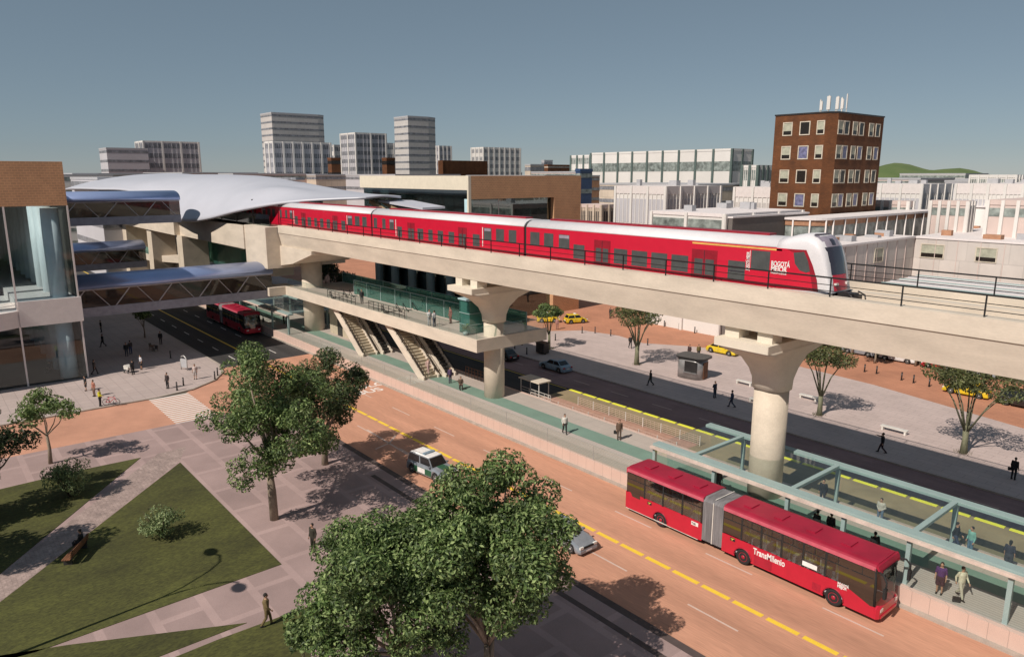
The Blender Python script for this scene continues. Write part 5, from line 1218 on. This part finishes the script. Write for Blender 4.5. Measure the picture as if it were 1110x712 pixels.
# ================================================================ PEOPLE
def capsule(m,a,b,ra,rb,sx=1.,n=10,k=4):
    a=Vector(a); b=Vector(b); d=(b-a); L=d.length; d.normalize(); ref=Vector((0,1,0)) if abs(d.y)<.9 else Vector((0,0,1))
    u=ref.cross(d).normalized(); v=d.cross(u); rings=[]
    prof=[(-ra*math.cos(t),ra*math.sin(t)) for t in [PI/2*(i+.15)/k for i in range(k)]]+[(0,ra),(L,rb)]+[(L+rb*math.sin(t),rb*math.cos(t)) for t in [PI/2*(i+.85)/k for i in range(k)]]
    for h,r in prof: rings.append([tuple(a+d*h+u*(r*sx*math.cos(q))+v*(r*math.sin(q))) for q in [2*PI*j/n for j in range(n)]])
    m.loft(rings)
def fuse(mb,voxel,smooth=3):
    me=bpy.data.meshes.new('tmp'); me.from_pydata(mb.v,[],mb.f); ob=bpy.data.objects.new('tmp',me); COL.objects.link(ob)
    r=ob.modifiers.new('r','REMESH'); r.mode='VOXEL'; r.voxel_size=voxel; r.use_smooth_shade=True
    s=ob.modifiers.new('s','SMOOTH'); s.iterations=smooth; s.factor=.5
    bpy.context.view_layer.update()
    out=bpy.data.meshes.new_from_object(ob.evaluated_get(bpy.context.evaluated_depsgraph_get())); bpy.data.objects.remove(ob); out.polygons.foreach_set('use_smooth',[True]*len(out.polygons)); return out
def pose(kind):
    J=dict(pel=(0,0,.95),che=(0,-.01,1.32),nek=(0,-.005,1.47),hed=(0,-.02,1.63))
    J['sh']=[(-.185,0,1.42),(.185,0,1.42)]; J['el']=[(-.235,.03,1.13),(.235,.03,1.13)]; J['wr']=[(-.24,-.06,.88),(.24,-.06,.88)]
    J['hp']=[(-.095,0,.93),(.095,0,.93)]; J['kn']=[(-.105,-.02,.50),(.105,-.02,.50)]; J['an']=[(-.11,.02,.09),(.11,.02,.09)]
    if kind=='walk':
        J['kn']=[(-.10,-.17,.52),(.10,.02,.50)]; J['an']=[(-.10,-.27,.12),(.10,.33,.17)]; J['el']=[(-.24,.12,1.15),(.24,-.05,1.13)]; J['wr']=[(-.23,.10,.90),(.23,-.22,.93)]
    if kind=='walk2':
        J['kn']=[(-.10,.03,.50),(.10,-.14,.52)]; J['an']=[(-.10,.27,.13),(.10,-.20,.10)]; J['el']=[(-.24,-.04,1.14),(.24,.12,1.15)]; J['wr']=[(-.22,-.20,.95),(.25,.10,.90)]
    if kind=='reach':
        J['el']=[(-.24,-.14,1.17),(.24,.02,1.13)]; J['wr']=[(-.22,-.38,1.08),(.25,-.05,.88)]
    if kind=='arm_out':
        J['kn']=[(-.10,-.17,.52),(.10,.02,.50)]; J['an']=[(-.10,-.27,.12),(.10,.33,.17)]; J['el']=[(-.30,-.22,1.32),(.24,.1,1.15)]; J['wr']=[(-.34,-.46,1.36),(.25,.05,.90)]
    if kind=='clasp':
        J['el']=[(-.25,.06,1.14),(.25,.06,1.14)]; J['wr']=[(-.07,-.15,1.0),(.07,-.15,1.0)]
    if kind=='sit':
        dz=-.42; f=lambda p:(p[0],p[1],p[2]+dz)
        for k in ('pel','che','nek','hed'): J[k]=f(J[k])
        for k in ('sh','el','wr','hp'): J[k]=[f(p) for p in J[k]]
        J['wr']=[(-.14,-.28,.60),(.14,-.28,.60)]; J['el']=[(-.24,-.05,.74),(.24,-.05,.74)]
        J['kn']=[(-.11,-.43,.50),(.11,-.43,.50)]; J['an']=[(-.11,-.42,.09),(.11,-.40,.09)]
    return J
BODY={}
def person_meshes(kind,skirt):
    key=(kind,skirt)
    if key in BODY: return BODY[key]
    J=pose(kind); m=MB(); V=Vector
    sc=V(J['che']); pl=V(J['pel'])
    capsule(m,pl,sc,.115,.135,1.30,14); capsule(m,sc,V(J['nek'])-V((0,0,.06)),.13,.085,1.45,14); capsule(m,V(J['nek'])-V((0,0,.05)),V(J['hed'])-V((0,0,.03)),.055,.05)
    h=V(J['hed']); m.ell(h,(.078,.098,.118),16,12); m.ell(h+V((0,-.01,-.06)),(.058,.075,.06),12,8)
    m.ell(h+V((0,-.098,-.015)),(.014,.022,.022),8,6); m.ell(h+V((0,-.088,-.058)),(.026,.012,.008),8,6)
    for s in (-1,1): m.ell(h+V((s*.078,.0,-.01)),(.012,.02,.032),8,6); m.ell(h+V((s*.03,-.086,.014)),(.014,.010,.009),8,6)
    for i,s in ((0,-1),(1,1)):
        sh,el,wr=[V(J[k][i]) for k in ('sh','el','wr')]; capsule(m,sh,el,.050,.040); capsule(m,el,wr,.040,.026)
        d=(wr-el).normalized(); side=V((0,-1,0)) if abs(d.y)<.7 else V((s*-1.,0,0)); side=(side-d*side.dot(d)).normalized(); inn=d.cross(side)*s
        pe=wr+d*.085; capsule(m,wr+d*.015,pe,.026,.030,1.)
        for q,(o,l) in enumerate(((-.030,.068),(-.011,.078),(.009,.072),(.028,.056))):
            a=pe+side*o; b=a+d*l*.55+inn*.006; c=b+d*l*.42+inn*.022; capsule(m,a,b,.0095,.009,n=8,k=3); capsule(m,b,c,.009,.0075,n=8,k=3)
        tb=wr+d*.03+side*.028; capsule(m,tb,tb+d*.045+side*.032,.012,.0105,n=8,k=3); capsule(m,tb+d*.045+side*.032,tb+d*.08+side*.034,.0105,.008,n=8,k=3)
        hp,kn,an=[V(J[k][i]) for k in ('hp','kn','an')]; capsule(m,hp,kn,.085,.055); capsule(m,kn,an,.056,.036); capsule(m,an+V((0,.03,-.045)),an+V((0,-.13,-.055)),.036,.030)
    body=fuse(m,.0105,2)
    m=MB(); capsule(m,pl+V((0,0,.02)),sc,.132,.150,1.30,14); capsule(m,sc,V(J['nek'])-V((0,0,.07)),.146,.092,1.45,14)
    for i in (0,1):
        sh,el,wr=[V(J[k][i]) for k in ('sh','el','wr')]; capsule(m,sh,el,.064,.054)
        if not skirt: capsule(m,el,el.lerp(wr,.88),.054,.040)
    top=fuse(m,.016,3)
    m=MB()
    if skirt:
        capsule(m,pl+V((0,0,.02)),pl+V((0,-.0,-.10)),.14,.155,1.25,14)
        for i in (0,1): hp,kn=V(J['hp'][i]),V(J['kn'][i]); capsule(m,hp,hp.lerp(kn,.85),.115,.115)
    else:
        capsule(m,pl+V((0,0,.04)),pl-V((0,0,.03)),.130,.125,1.28,14)
        for i in (0,1):
            hp,kn,an=[V(J[k][i]) for k in ('hp','kn','an')]; capsule(m,hp,kn,.102,.074); capsule(m,kn,an+(kn-an)*.02,.074,.058)
    bot=fuse(m,.016,3)
    m=MB()
    for i in (0,1): an=V(J['an'][i]); capsule(m,an+V((0,.035,-.045)),an+V((0,-.145,-.058)),.045,.038,1.1)
    shoe=fuse(m,.012,2)
    m=MB(); m.ell(h+V((0,.018,.026)),(.090,.102,.108),16,10)
    if skirt: m.ell(h+V((0,.065,-.06)),(.072,.05,.12),12,8)
    hair=fuse(m,.014,2)
    BODY[key]=(body,top,bot,shoe,hair)
    for me in BODY[key]: me.materials.clear(); me.materials.append(None)
    return BODY[key]
CM={}
def cloth(c):
    k='cloth_%d_%d_%d'%tuple(int(x*100) for x in c)
    if k not in M: surf(k,c,var=.12,scale=6,rough=.85,fine=.06)
    return M[k]
surf('skin_dark',(.22,.12,.08),rough=.6,var=.03)
def person(label,loc,rz,kind='stand',top=(.03,.03,.03),bot=(.03,.03,.035),hair=(.02,.015,.01),skirt=False,s=1.08,skin='skin',cat='person',vest=None):
    me=person_meshes(kind,skirt); names=('person','shirt','skirt' if skirt else 'trousers','shoes','hair'); mt=(M[skin],cloth(top),cloth(bot),cloth((.02,.018,.016)),cloth(hair)); root=None
    for n,d,q in zip(names,me,mt):
        o=bpy.data.objects.new(n,d); COL.objects.link(o); o.material_slots[0].link='OBJECT'; o.material_slots[0].material=q
        if root is None: root=o; o.location=loc; o.rotation_euler=(0,0,rz); o.scale=(s,s,s); tag(o,label,cat)
        else: o.parent=root
    return root
K=(.02,.02,.022)
def pp_(px,py,z=SW): x,y=g(px,py,z); return (x,y,z)
T=math.radians
person('standing man in dark olive clothes on the slabs left of the big near tree',pp_(340,597),T(20),'stand',(.035,.032,.02),(.03,.026,.018),s=1.12)
person('man in a tan suit walking away on the slabs beside the small near tree',pp_(290,678),T(160),'walk2',(.17,.12,.05),(.15,.105,.045),s=1.12)
person('lone man in dark clothes standing on the left plaza near the zebra crossing',pp_(182,421),T(30),'stand',(.05,.035,.035),K)
person('man in a yellow vest holding the red bicycle on the left plaza',pp_(109,440),T(150),'reach',(.65,.62,.03),K)
person('man in a reddish shirt standing behind the cyclist with the yellow vest',pp_(102.5,429.5),T(20),'stand',(.40,.16,.11),(.20,.12,.09))
person('small figure in black left of the reddish shirt on the left plaza',pp_(93.5,423.5),T(0),'stand',K,K,skirt=True,s=1.0)
person('man in grey brown coat at the shade edge beside the glass building',pp_(103,406),T(200),'walk',(.09,.07,.06),(.06,.05,.05))
person('left figure of the dark pair in the plaza shade',pp_(137.5,386),T(80),'stand',K,(.05,.05,.07))
person('right figure of the dark pair in the plaza shade, blue trousers',pp_(142,383.5),T(-80),'stand',(.05,.04,.04),(.05,.06,.14))
person('dark dressed person pushing the stroller on the plaza',pp_(144.5,406),T(-70),'reach',K,K)
person('woman in a white top and black skirt on the left plaza',pp_(153.5,400.5),T(10),'stand',(.62,.62,.66),K,skirt=True)
person('dark figure farthest back in the plaza shade under the footbridge',pp_(110,360),T(0),'stand',K,K)
person('dark figure in front of the farthest one in the plaza shade',pp_(112,376),T(10),'walk',K,K)
person('dark figure sitting on the paving inside the glass building',(pp_(55,404)[0],pp_(55,404)[1],SW+.06),T(30),'sit',K,K)
person('dark figure standing by the black road right of the plaza tree',pp_(174.5,373),T(60),'stand',K,(.05,.03,.03))
person('pale dressed woman at the rounded plaza corner beside the round leafy tree',pp_(212,411),T(60),'stand',(.55,.45,.42),(.4,.35,.33),skirt=True)
person('man in a white shirt and black trousers walking on the green band of the platform',pp_(612,470,PZ),T(60),'walk2',(.62,.60,.55),K)
person('man in a brown suit carrying a black briefcase on the platform',pp_(671,476.5,PZ),T(50),'stand',(.13,.08,.055),(.11,.07,.05))
def bag(label,p,dx,dy,dz,mt='tyre_rubber',w=.4,h=.3,name='briefcase'):
    t=thing(name,label,'bag',(p[0]+dx,p[1]+dy,p[2]+dz),.5); m=MB(); m.loft([rrect(0,0,w/2,.06,.04,0),rrect(0,0,w/2,.06,.04,h)],smooth=False); part('body',m,mt,t); m=MB(); m.tube([(-.08,0,h),(-.06,0,h+.07),(.06,0,h+.07),(.08,0,h)],.012,6); part('handle',m,mt,t)
bag('black briefcase held by the man in the brown suit',pp_(671,476.5,PZ),-.28,-.12,.50)
person('dark figure standing under the canopy just left of the large pier',pp_(819.5,520,PZ),T(100),'stand',(.035,.03,.03),K)
person('dark figure under the canopy just right of the large pier',pp_(891,546,PZ),T(10),'stand',K,(.03,.03,.04))
person('woman in a pale top and jeans under the canopy between two cross beams',pp_(953,568,PZ),T(0),'clasp',(.50,.48,.42),(.12,.17,.24))
person('man in black leaning near the canopy post right of the middle cross beam',pp_(1034.5,596,PZ),T(90),'walk',K,(.04,.05,.09))
person('woman in a teal top and jeans beside the man in black under the canopy',pp_(1050.5,601,PZ),T(-30),'stand',(.20,.42,.36),(.10,.18,.26))
person('person in a long dark coat at the right edge under the canopy',pp_(1091.5,617,PZ),T(180),'stand',(.035,.035,.05),(.05,.05,.06),skirt=True)
person('woman in a purple top and dark skirt waiting behind the front glass',pp_(1017.5,643,PZ),T(10),'stand',(.09,.035,.14),(.05,.02,.03),skirt=True,s=1.1)
person('woman in a cream top and pale trousers waiting near the bag behind the front glass',pp_(1040,648,PZ),T(60),'walk',(.62,.58,.44),(.50,.46,.36),s=1.1)
bag('black bag standing on the platform beside the cream dressed woman',pp_(1036.5,652,PZ),0,0,.0,name='bag')
for px,py,l in ((778,534,'dark head and shoulders showing above the bus roof left of the large pier'),(884,582,'left of the two dark figures just behind the front half of the bus'),(899,585,'right of the two dark figures just behind the front half of the bus'),(946,607,'dark haired figure whose head shows above the front end of the bus')):
    person(l,pp_(px,py,PZ),T(px),'stand',K,(.05,.05,.06))
ZC=7.66
person('left figure of the couple in white on the concourse deck',pp_(465.5,353,ZC),T(80),'reach',(.62,.62,.62),(.5,.5,.52),s=1.05)
person('right figure of the couple in white on the concourse deck',pp_(471,354,ZC),T(-80),'reach',(.6,.6,.62),(.10,.11,.15),s=1.05)
person('person in brown standing at the end of the tall teal glass wall',pp_(488.5,350.5,ZC),T(0),'stand',(.22,.11,.09),(.2,.1,.08))
person('person in black on the concourse floor between the stair openings',pp_(392.5,329,ZC),T(50),'stand',K,K)
x,z=atY(464,394,44.5); person('pale dressed person walking down the right staircase',(x,44.5,PZ+(7.66-PZ)*(-68.3-x)/8.9+.1),T(90),'walk',(.6,.42,.38),(.45,.3,.28))
person('person in purple standing at the foot of the right staircase',pp_(488,415,PZ),T(90),'stand',(.11,.07,.15),(.08,.06,.11))
person('person in brown crouched on a low seat near the second pier',pp_(499.5,421.5,PZ),T(60),'sit',(.10,.07,.05),(.06,.04,.035))
m=MB(); sx,sy,_=pp_(499.5,421.5,PZ); t=thing('stool','low dark stool near the second pier','stool',(sx,sy,PZ),T(60)); m.box(-.2,.2,-.18,.2,.38,.44); part('seat',m,'steel_dark',t)
for a in (-.16,.16):
    for b in (-.14,.16): m=MB(); m.box(a-.02,a+.02,b-.02,b+.02,0,.38); part('leg',m,'steel_dark',t)
person('dark figure waiting under the far glass canopy, left one',pp_(308,351,PZ),T(0),'stand',K,K)
person('dark figure waiting under the far glass canopy, right one',pp_(312,353,PZ),T(70),'stand',K,(.05,.05,.06))
person('man in black walking on the shaded far pavement left of the kiosk',pp_(705,418),T(-30),'walk',K,K)
person('person in black crossing the sunny far pavement left of the tall fan tree',pp_(683,377.5),T(60),'walk2',K,K)
person('left of two people beside the shaded white bench',pp_(774.5,431),T(80),'clasp',(.05,.06,.09),(.05,.06,.09))
person('right of two people beside the shaded white bench, in blue',pp_(793,441.5),T(-60),'walk',(.05,.07,.14),(.04,.045,.08))
person('woman in black striding with one arm out right of the large pier',pp_(955.5,491),T(-70),'arm_out',(.015,.015,.02),(.035,.015,.02))
person('person in a long black coat at the right edge of the far pavement',pp_(1098,519.5),T(170),'stand',(.012,.011,.014),(.012,.011,.014))
bag('small black bag held by the person in the long black coat',pp_(1098,519.5),-.30,-.05,.72,w=.28,h=.25,name='handbag')
person('dark figure alone on the red plaza right of the yellow taxis',pp_(661.5,345),T(0),'stand',(.05,.03,.03),(.05,.03,.03))
person('pinkish dressed person between the yellow taxis and the small tree',pp_(604,357),T(40),'stand',(.40,.2,.17),(.3,.15,.12))
person('left of the two figures behind the kiosk',pp_(747,388),T(0),'stand',(.06,.03,.03),K)
person('right of the two figures behind the kiosk, olive top',pp_(757,388),T(60),'stand',(.13,.10,.03),K)
bxx,byy=bx+.35*math.cos(T(-32)),by+.35*math.sin(T(-32))
person('dark dressed person sitting on the shaded park bench',(bx-.72,by+.50,SW+.06),T(-32),'sit',K,K,s=1.05)
# ================================================================ TREES AND BUSHES
def leaves(m,c,r,n,size,rnd,flat=.8):
    for _ in range(n):
        while True:
            p=Vector((rnd.uniform(-1,1),rnd.uniform(-1,1),rnd.uniform(-1,1)))
            if .15<p.length<1: break
        p=p.normalized()*(p.length**.45); q=Vector(c)+Vector((p.x*r,p.y*r,p.z*r*flat))
        nrm=(p*.8+Vector((rnd.gauss(0,.6),rnd.gauss(0,.6),rnd.gauss(0,.6)+.45))).normalized()
        u=nrm.orthogonal().normalized(); a=rnd.random()*2*PI; w=nrm.cross(u); u,w=u*math.cos(a)+w*math.sin(a),w*math.cos(a)-u*math.sin(a)
        s=size*rnd.uniform(.6,1.3); b=len(m.v); k=nrm*s*.12
        m.v+=[tuple(q-u*s),tuple(q+w*s*.42+k),tuple(q+u*s),tuple(q-w*s*.42+k)]; m.f.append((b,b+1,b+2,b+3)); m.m.append(0); m.sm.append(False)
def tree(name,label,loc,H,Rc,seed,leaf='leaf_green',bark='bark_pale',clumps=60,per=260,lsize=.16,fork=.3,r0=.3,spread=1.,cz=None,cr=None,stems=1,flat=.8,cat='tree',group=None,top=1.,sq=(1,1)):
    rnd=random.Random(seed); t=thing(name,label,cat,loc,0,group)
    tr=MB(); cr_=cr or Rc*.30; cz=cz or H*.62
    hub=Vector((0,0,H*fork))
    for k in range(stems):
        o=Vector((rnd.uniform(-.12,.12),rnd.uniform(-.12,.12),0))*(stems>1)*2
        tr.tube([o,o*1.2+Vector((rnd.uniform(-.1,.1),rnd.uniform(-.1,.1),hub.z*.5)),o*1.8+hub],[r0*1.35/stems**.5,r0/stems**.5,r0*.8/stems**.5],10)
    cs=[]; lim=[]
    vz=(H-cz)
    # lobes of the crown, each carried by a limb of its own
    lobes=[]; nl=max(5,int(clumps/9)); tries=0
    while len(lobes)<nl and tries<4000:
        tries+=1
        p=Vector((rnd.uniform(-1,1),rnd.uniform(-1,1),rnd.uniform(-.8,1)))
        if p.length>1 or p.length<.5: continue
        lr=Rc*rnd.uniform(.24,.40)
        c=Vector((p.x*(Rc-lr)*sq[0],p.y*(Rc-lr)*sq[1],cz+p.z*(vz-lr*.7)))
        if any((c-q[0]).length<(lr+q[1])*.80 for q in lobes): continue
        lobes.append((c,lr))
    lobes.append((Vector((0,0,cz+vz*.15)),Rc*.34))
    for c,lr in lobes:
        e=c-Vector((0,0,lr*.2)); mid=hub.lerp(e,.5)+Vector((rnd.uniform(-.25,.25),rnd.uniform(-.25,.25),-.25))
        tr.tube([hub-Vector((0,0,.2)),mid,e],[r0*.48,r0*.30,r0*.12],7); lim.append((hub,mid,e))
    lf=MB(); tot=sum(l[1]**2 for l in lobes)
    for c,lr in lobes:
        k_=max(3,int(clumps*lr*lr/tot*1.15))
        for _ in range(k_):
            p=Vector((rnd.gauss(0,1),rnd.gauss(0,1),rnd.gauss(.25,1))).normalized(); q=c+Vector((p.x,p.y,p.z*.8))*lr*rnd.uniform(.55,1.05)
            s_=rnd.uniform(.5,.85)*cr_; leaves(lf,q,s_,int(per*(s_/cr_)**2*1.15),lsize,rnd,flat)
            md=c.lerp(q,.5)+Vector((rnd.uniform(-.15,.15),rnd.uniform(-.15,.15),-.05)); tr.tube([c-Vector((0,0,lr*.2)),md,q],[r0*.10,r0*.07,r0*.03],5)
    part('trunk',tr,bark,t,rec=False); part('crown',lf,leaf,t,rec=False); return t
tree('broadleaf_tree','large leafy tree filling the bottom centre, its left half over the slabs',(-26.6,15.2,SW),9.9,4.5,12,clumps=110,per=680,lsize=.118,cr=1.25,cz=5.8,r0=.24,stems=3,fork=.22)
tree('broadleaf_tree','leafy tree merged with the big near one, right half next to the road kerb',(-24.1,18.5,SW),11.8,4.3,27,clumps=112,per=680,lsize=.118,cr=1.25,cz=7.4,r0=.25,stems=3,fork=.22)
tree('broadleaf_tree','round leafy tree with pale double trunk standing on the slabs left of the patrol car',(-47.8,17.8,SW),12.8,5.9,15,clumps=105,per=500,lsize=.125,cr=1.25,cz=7.4,r0=.33,stems=2,fork=.34)
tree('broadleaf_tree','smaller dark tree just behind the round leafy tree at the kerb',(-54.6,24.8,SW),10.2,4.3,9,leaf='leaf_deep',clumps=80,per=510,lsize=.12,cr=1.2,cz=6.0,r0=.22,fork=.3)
tree('small_tree','low bright leafy tree at the bottom left of the big near tree',(-28.4,11.9,SW),4.4,1.7,31,clumps=26,per=230,lsize=.13,cr=.75,cz=3.6,r0=.1,fork=.3)
tree('small_tree','light green young tree beside the bush at far left',(-69.6,7.0,SW),6.4,2.9,13,leaf='leaf_light',clumps=30,per=170,lsize=.15,cr=.85,cz=4.5,r0=.13,fork=.42)
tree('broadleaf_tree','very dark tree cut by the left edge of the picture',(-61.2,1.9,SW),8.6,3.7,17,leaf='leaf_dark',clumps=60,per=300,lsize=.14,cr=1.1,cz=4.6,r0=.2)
# trees left of the frame whose shade lies on the lawns
tree('broadleaf_tree','tall tree just left of the frame shading the park bench lawn',(-52.6,-4.6,SW),11.5,4.2,41,clumps=55,per=240,lsize=.19,cr=1.4,cz=8.2,r0=.3)
tree('broadleaf_tree','tall tree left of the frame shading the far left lawn',(-60,-7.5,SW),11.5,4.2,43,clumps=50,per=240,lsize=.19,cr=1.4,cz=8.2,r0=.3)
def bush(label,p,r,h,seed,leaf='leaf_bush',n=2600):
    rnd=random.Random(seed); t=thing('bush',label,'bush',(p[0],p[1],SW)); s=MB()
    for k in range(9): a=2*PI*k/9; s.tube([(0,0,0),(math.cos(a)*r*.4,math.sin(a)*r*.4,h*.45),(math.cos(a)*r*.7,math.sin(a)*r*.7,h*.75)],[.04,.03,.01],5)
    part('stems',s,'bark_dark',t,rec=False); m=MB()
    for k in range(26):
        a=rnd.random()*2*PI; rr=r*math.sqrt(rnd.random())*.75; z=h*rnd.uniform(.22,.85)*(1-.35*(rr/r)**2); leaves(m,(rr*math.cos(a),rr*math.sin(a),z),r*.34,int(n/26),.10,rnd)
    part('foliage',m,leaf,t,rec=False)
bx_,by_=g(66,541,SW); bush('round bright bush on the lawn at far left',(bx_,by_+.6),1.75,3.3,3,n=3800)
bx_,by_=g(176,583,SW); bush('smaller loose bush in the middle of the near lawn',(bx_,by_),1.5,2.7,4,n=1900)
def fan_tree(label,x,y,H,seed,R_=2.6,fork=2.2,r0=.28,group='fan shaped trees on the far pavement',leaf='leaf_olive',z=SW,n=9,lean=0):
    rnd=random.Random(seed); t=thing('fan_tree',label,'tree',(x,y,z),rnd.random()*6,group); s=MB(); l=MB()
    s.tube([(0,0,0),(.03,0,fork*.5),(0,.03,fork)],[r0*1.2,r0*.9,r0*.95],12)
    for k in range(n):
        a=2*PI*k/n+rnd.uniform(-.2,.2); rr=R_*rnd.uniform(.65,1.)*(1 if k%3 else .45); e=Vector((math.cos(a)*rr,math.sin(a)*rr,H*rnd.uniform(.72,.9)))
        b=Vector((math.cos(a)*r0*.6,math.sin(a)*r0*.6,fork*.8)); mid=b.lerp(e,.5)-Vector((math.cos(a),math.sin(a),0))*.25
        s.tube([b,mid,e],[r0*.34,r0*.24,r0*.10],6); leaves(l,e,R_*.42,260,.15,rnd,.55); leaves(l,mid.lerp(e,.7)+Vector((rnd.uniform(-.4,.4),rnd.uniform(-.4,.4),.4)),R_*.32,140,.15,rnd,.55)
    part('trunk',s,'bark_green',t,rec=False); part('crown',l,leaf,t,rec=False)
    m=MB(); 
    for k in range(60): a=rnd.random()*6.28; q=rnd.uniform(.2,.75); p=Vector((math.cos(a)*q,math.sin(a)*q,0)); m.add([p,p+Vector((.05,0,0)),p+Vector((math.cos(a)*.12,math.sin(a)*.12,rnd.uniform(.1,.35)))],[(0,1,2)])
    part('grass_tuft',m,'leaf_olive',t,rec=False); return t
x,y=g(595,378,SW); fan_tree('small fan shaped tree in front of the yellow taxis',x,y,6.6,1,R_=2.2,fork=2.6,r0=.2,n=7,leaf='leaf_green')
x,y=g(690,395,SW); fan_tree('tall fan shaped tree between the viaduct piers, left of the kiosk',x,y,8.3,2,R_=3.0,fork=3.0,r0=.30)
x,y=g(888,450,SW); fan_tree('fan shaped tree just right of the large pier',x,y,8.2,3,R_=3.0,fork=2.6,r0=.24)
x,y=g(1044,491,SW); fan_tree('fan shaped tree in front of the yellow taxi at the right edge',x,y,8.4,4,R_=3.2,fork=2.6,r0=.26,n=10)
x,y=g(157,366,SW); tree('small_tree','small round tree in the plaza shade by the black road',(x,y,SW),5.6,1.7,51,clumps=22,per=150,lsize=.16,cr=.8,cz=4.0,r0=.1)
# tree line behind the red plaza
for i,(x,y,h) in enumerate(((-50,100,6.5),(-44.5,101,5.5),(-40.5,99,5),(-36.5,101.5,7),(-32.5,99.8,5.5),(-28,101,7.5),(-23.5,99.5,7),(-19,101,8),(-14,100,7),(-9,101,8),(-96,100,6),(-72,103,6))):
    tree('plaza_tree','small green tree in the row beyond the parked cars',(x,y-4.2,SW),h,2.3,60+i,leaf=['leaf_deep','leaf_green'][i%2],clumps=16,per=110,lsize=.24,cr=.95,cz=h*.62,r0=.12,group='row of trees beyond the parked cars')
for i,(x,y) in enumerate(((-140,66),(-150,72),(-160,62),(-175,68),(-128,64))):
    tree('roadside_tree','small dark tree beside the road beyond the footbridges',(x,y,SW),6.5,2.6,80+i,leaf='leaf_dark',clumps=16,per=100,lsize=.28,cr=1.0,cz=4.0,r0=.12,group='trees beyond the footbridges')
x,y=-105,23.5
t=thing('hedge','low dark hedge behind the parked cars at the plaza end','hedge',(-45,98.5,SW)); rnd=random.Random(2); m=MB(); lf=MB()
m.box(-24,24,-.3,.3,0,.9); part('stems',m,'bark_dark',t)
for k in range(110): leaves(lf,(-24+48*k/110,rnd.uniform(-.2,.2),.7+rnd.uniform(-.2,.2)),.62,60,.16,rnd)
part('foliage',lf,'leaf_deep',t,rec=False)
# ================================================================ CAMERA AND LIGHT
cam=bpy.data.cameras.new('camera'); co_=bpy.data.objects.new('camera',cam); COL.objects.link(co_); scene.camera=co_
cam.sensor_width=36; cam.sensor_fit='HORIZONTAL'; cam.lens=36*F/1110; cam.clip_end=6000; cam.clip_start=.5
mw=Matrix([list(RM[i])+[0] for i in range(3)]+[[0,0,0,1]]); mw.translation=(0,0,CAMH); co_.matrix_world=mw
ELEV=R(44.5); d=Vector((-.10,1,0)).normalized()*math.cos(ELEV)+Vector((0,0,-math.sin(ELEV)))
sl=bpy.data.lights.new('sun','SUN'); so=bpy.data.objects.new('sun',sl); COL.objects.link(so); so.rotation_euler=d.to_track_quat('-Z','Y').to_euler(); sl.energy=4.9; sl.angle=R(.5); sl.color=(1,.91,.81)
w=bpy.data.worlds.new('World'); scene.world=w; w.use_nodes=True; nt=w.node_tree; nt.nodes.clear()
sk=nt.nodes.new('ShaderNodeTexSky'); sk.sky_type='NISHITA'; sk.sun_disc=False; sk.sun_elevation=ELEV; sk.altitude=2600; sk.air_density=1.0; sk.dust_density=.4; sk.ozone_density=1.5
sv=-d; sk.sun_rotation=math.atan2(sv.x,sv.y)
hs=nt.nodes.new('ShaderNodeHueSaturation'); hs.inputs['Value'].default_value=.72; hs.inputs['Saturation'].default_value=.7; hs.inputs['Hue'].default_value=.485; nt.links.new(sk.outputs[0],hs.inputs['Color'])
bg=nt.nodes.new('ShaderNodeBackground'); bg.inputs[1].default_value=.1; o=nt.nodes.new('ShaderNodeOutputWorld'); mx=nt.nodes.new('ShaderNodeMix'); mx.data_type='RGBA'; mx.inputs[0].default_value=.55; mx.inputs[7].default_value=(1.5,2.12,2.68,1); nt.links.new(hs.outputs[0],mx.inputs[6]); nt.links.new(mx.outputs[2],bg.inputs[0]); nt.links.new(bg.outputs[0],o.inputs[0])
scene.view_settings.view_transform='Standard'; scene.view_settings.look='None'; scene.view_settings.exposure=-.06; scene.view_settings.gamma=1
scene.render.resolution_x=1024; scene.render.resolution_y=656
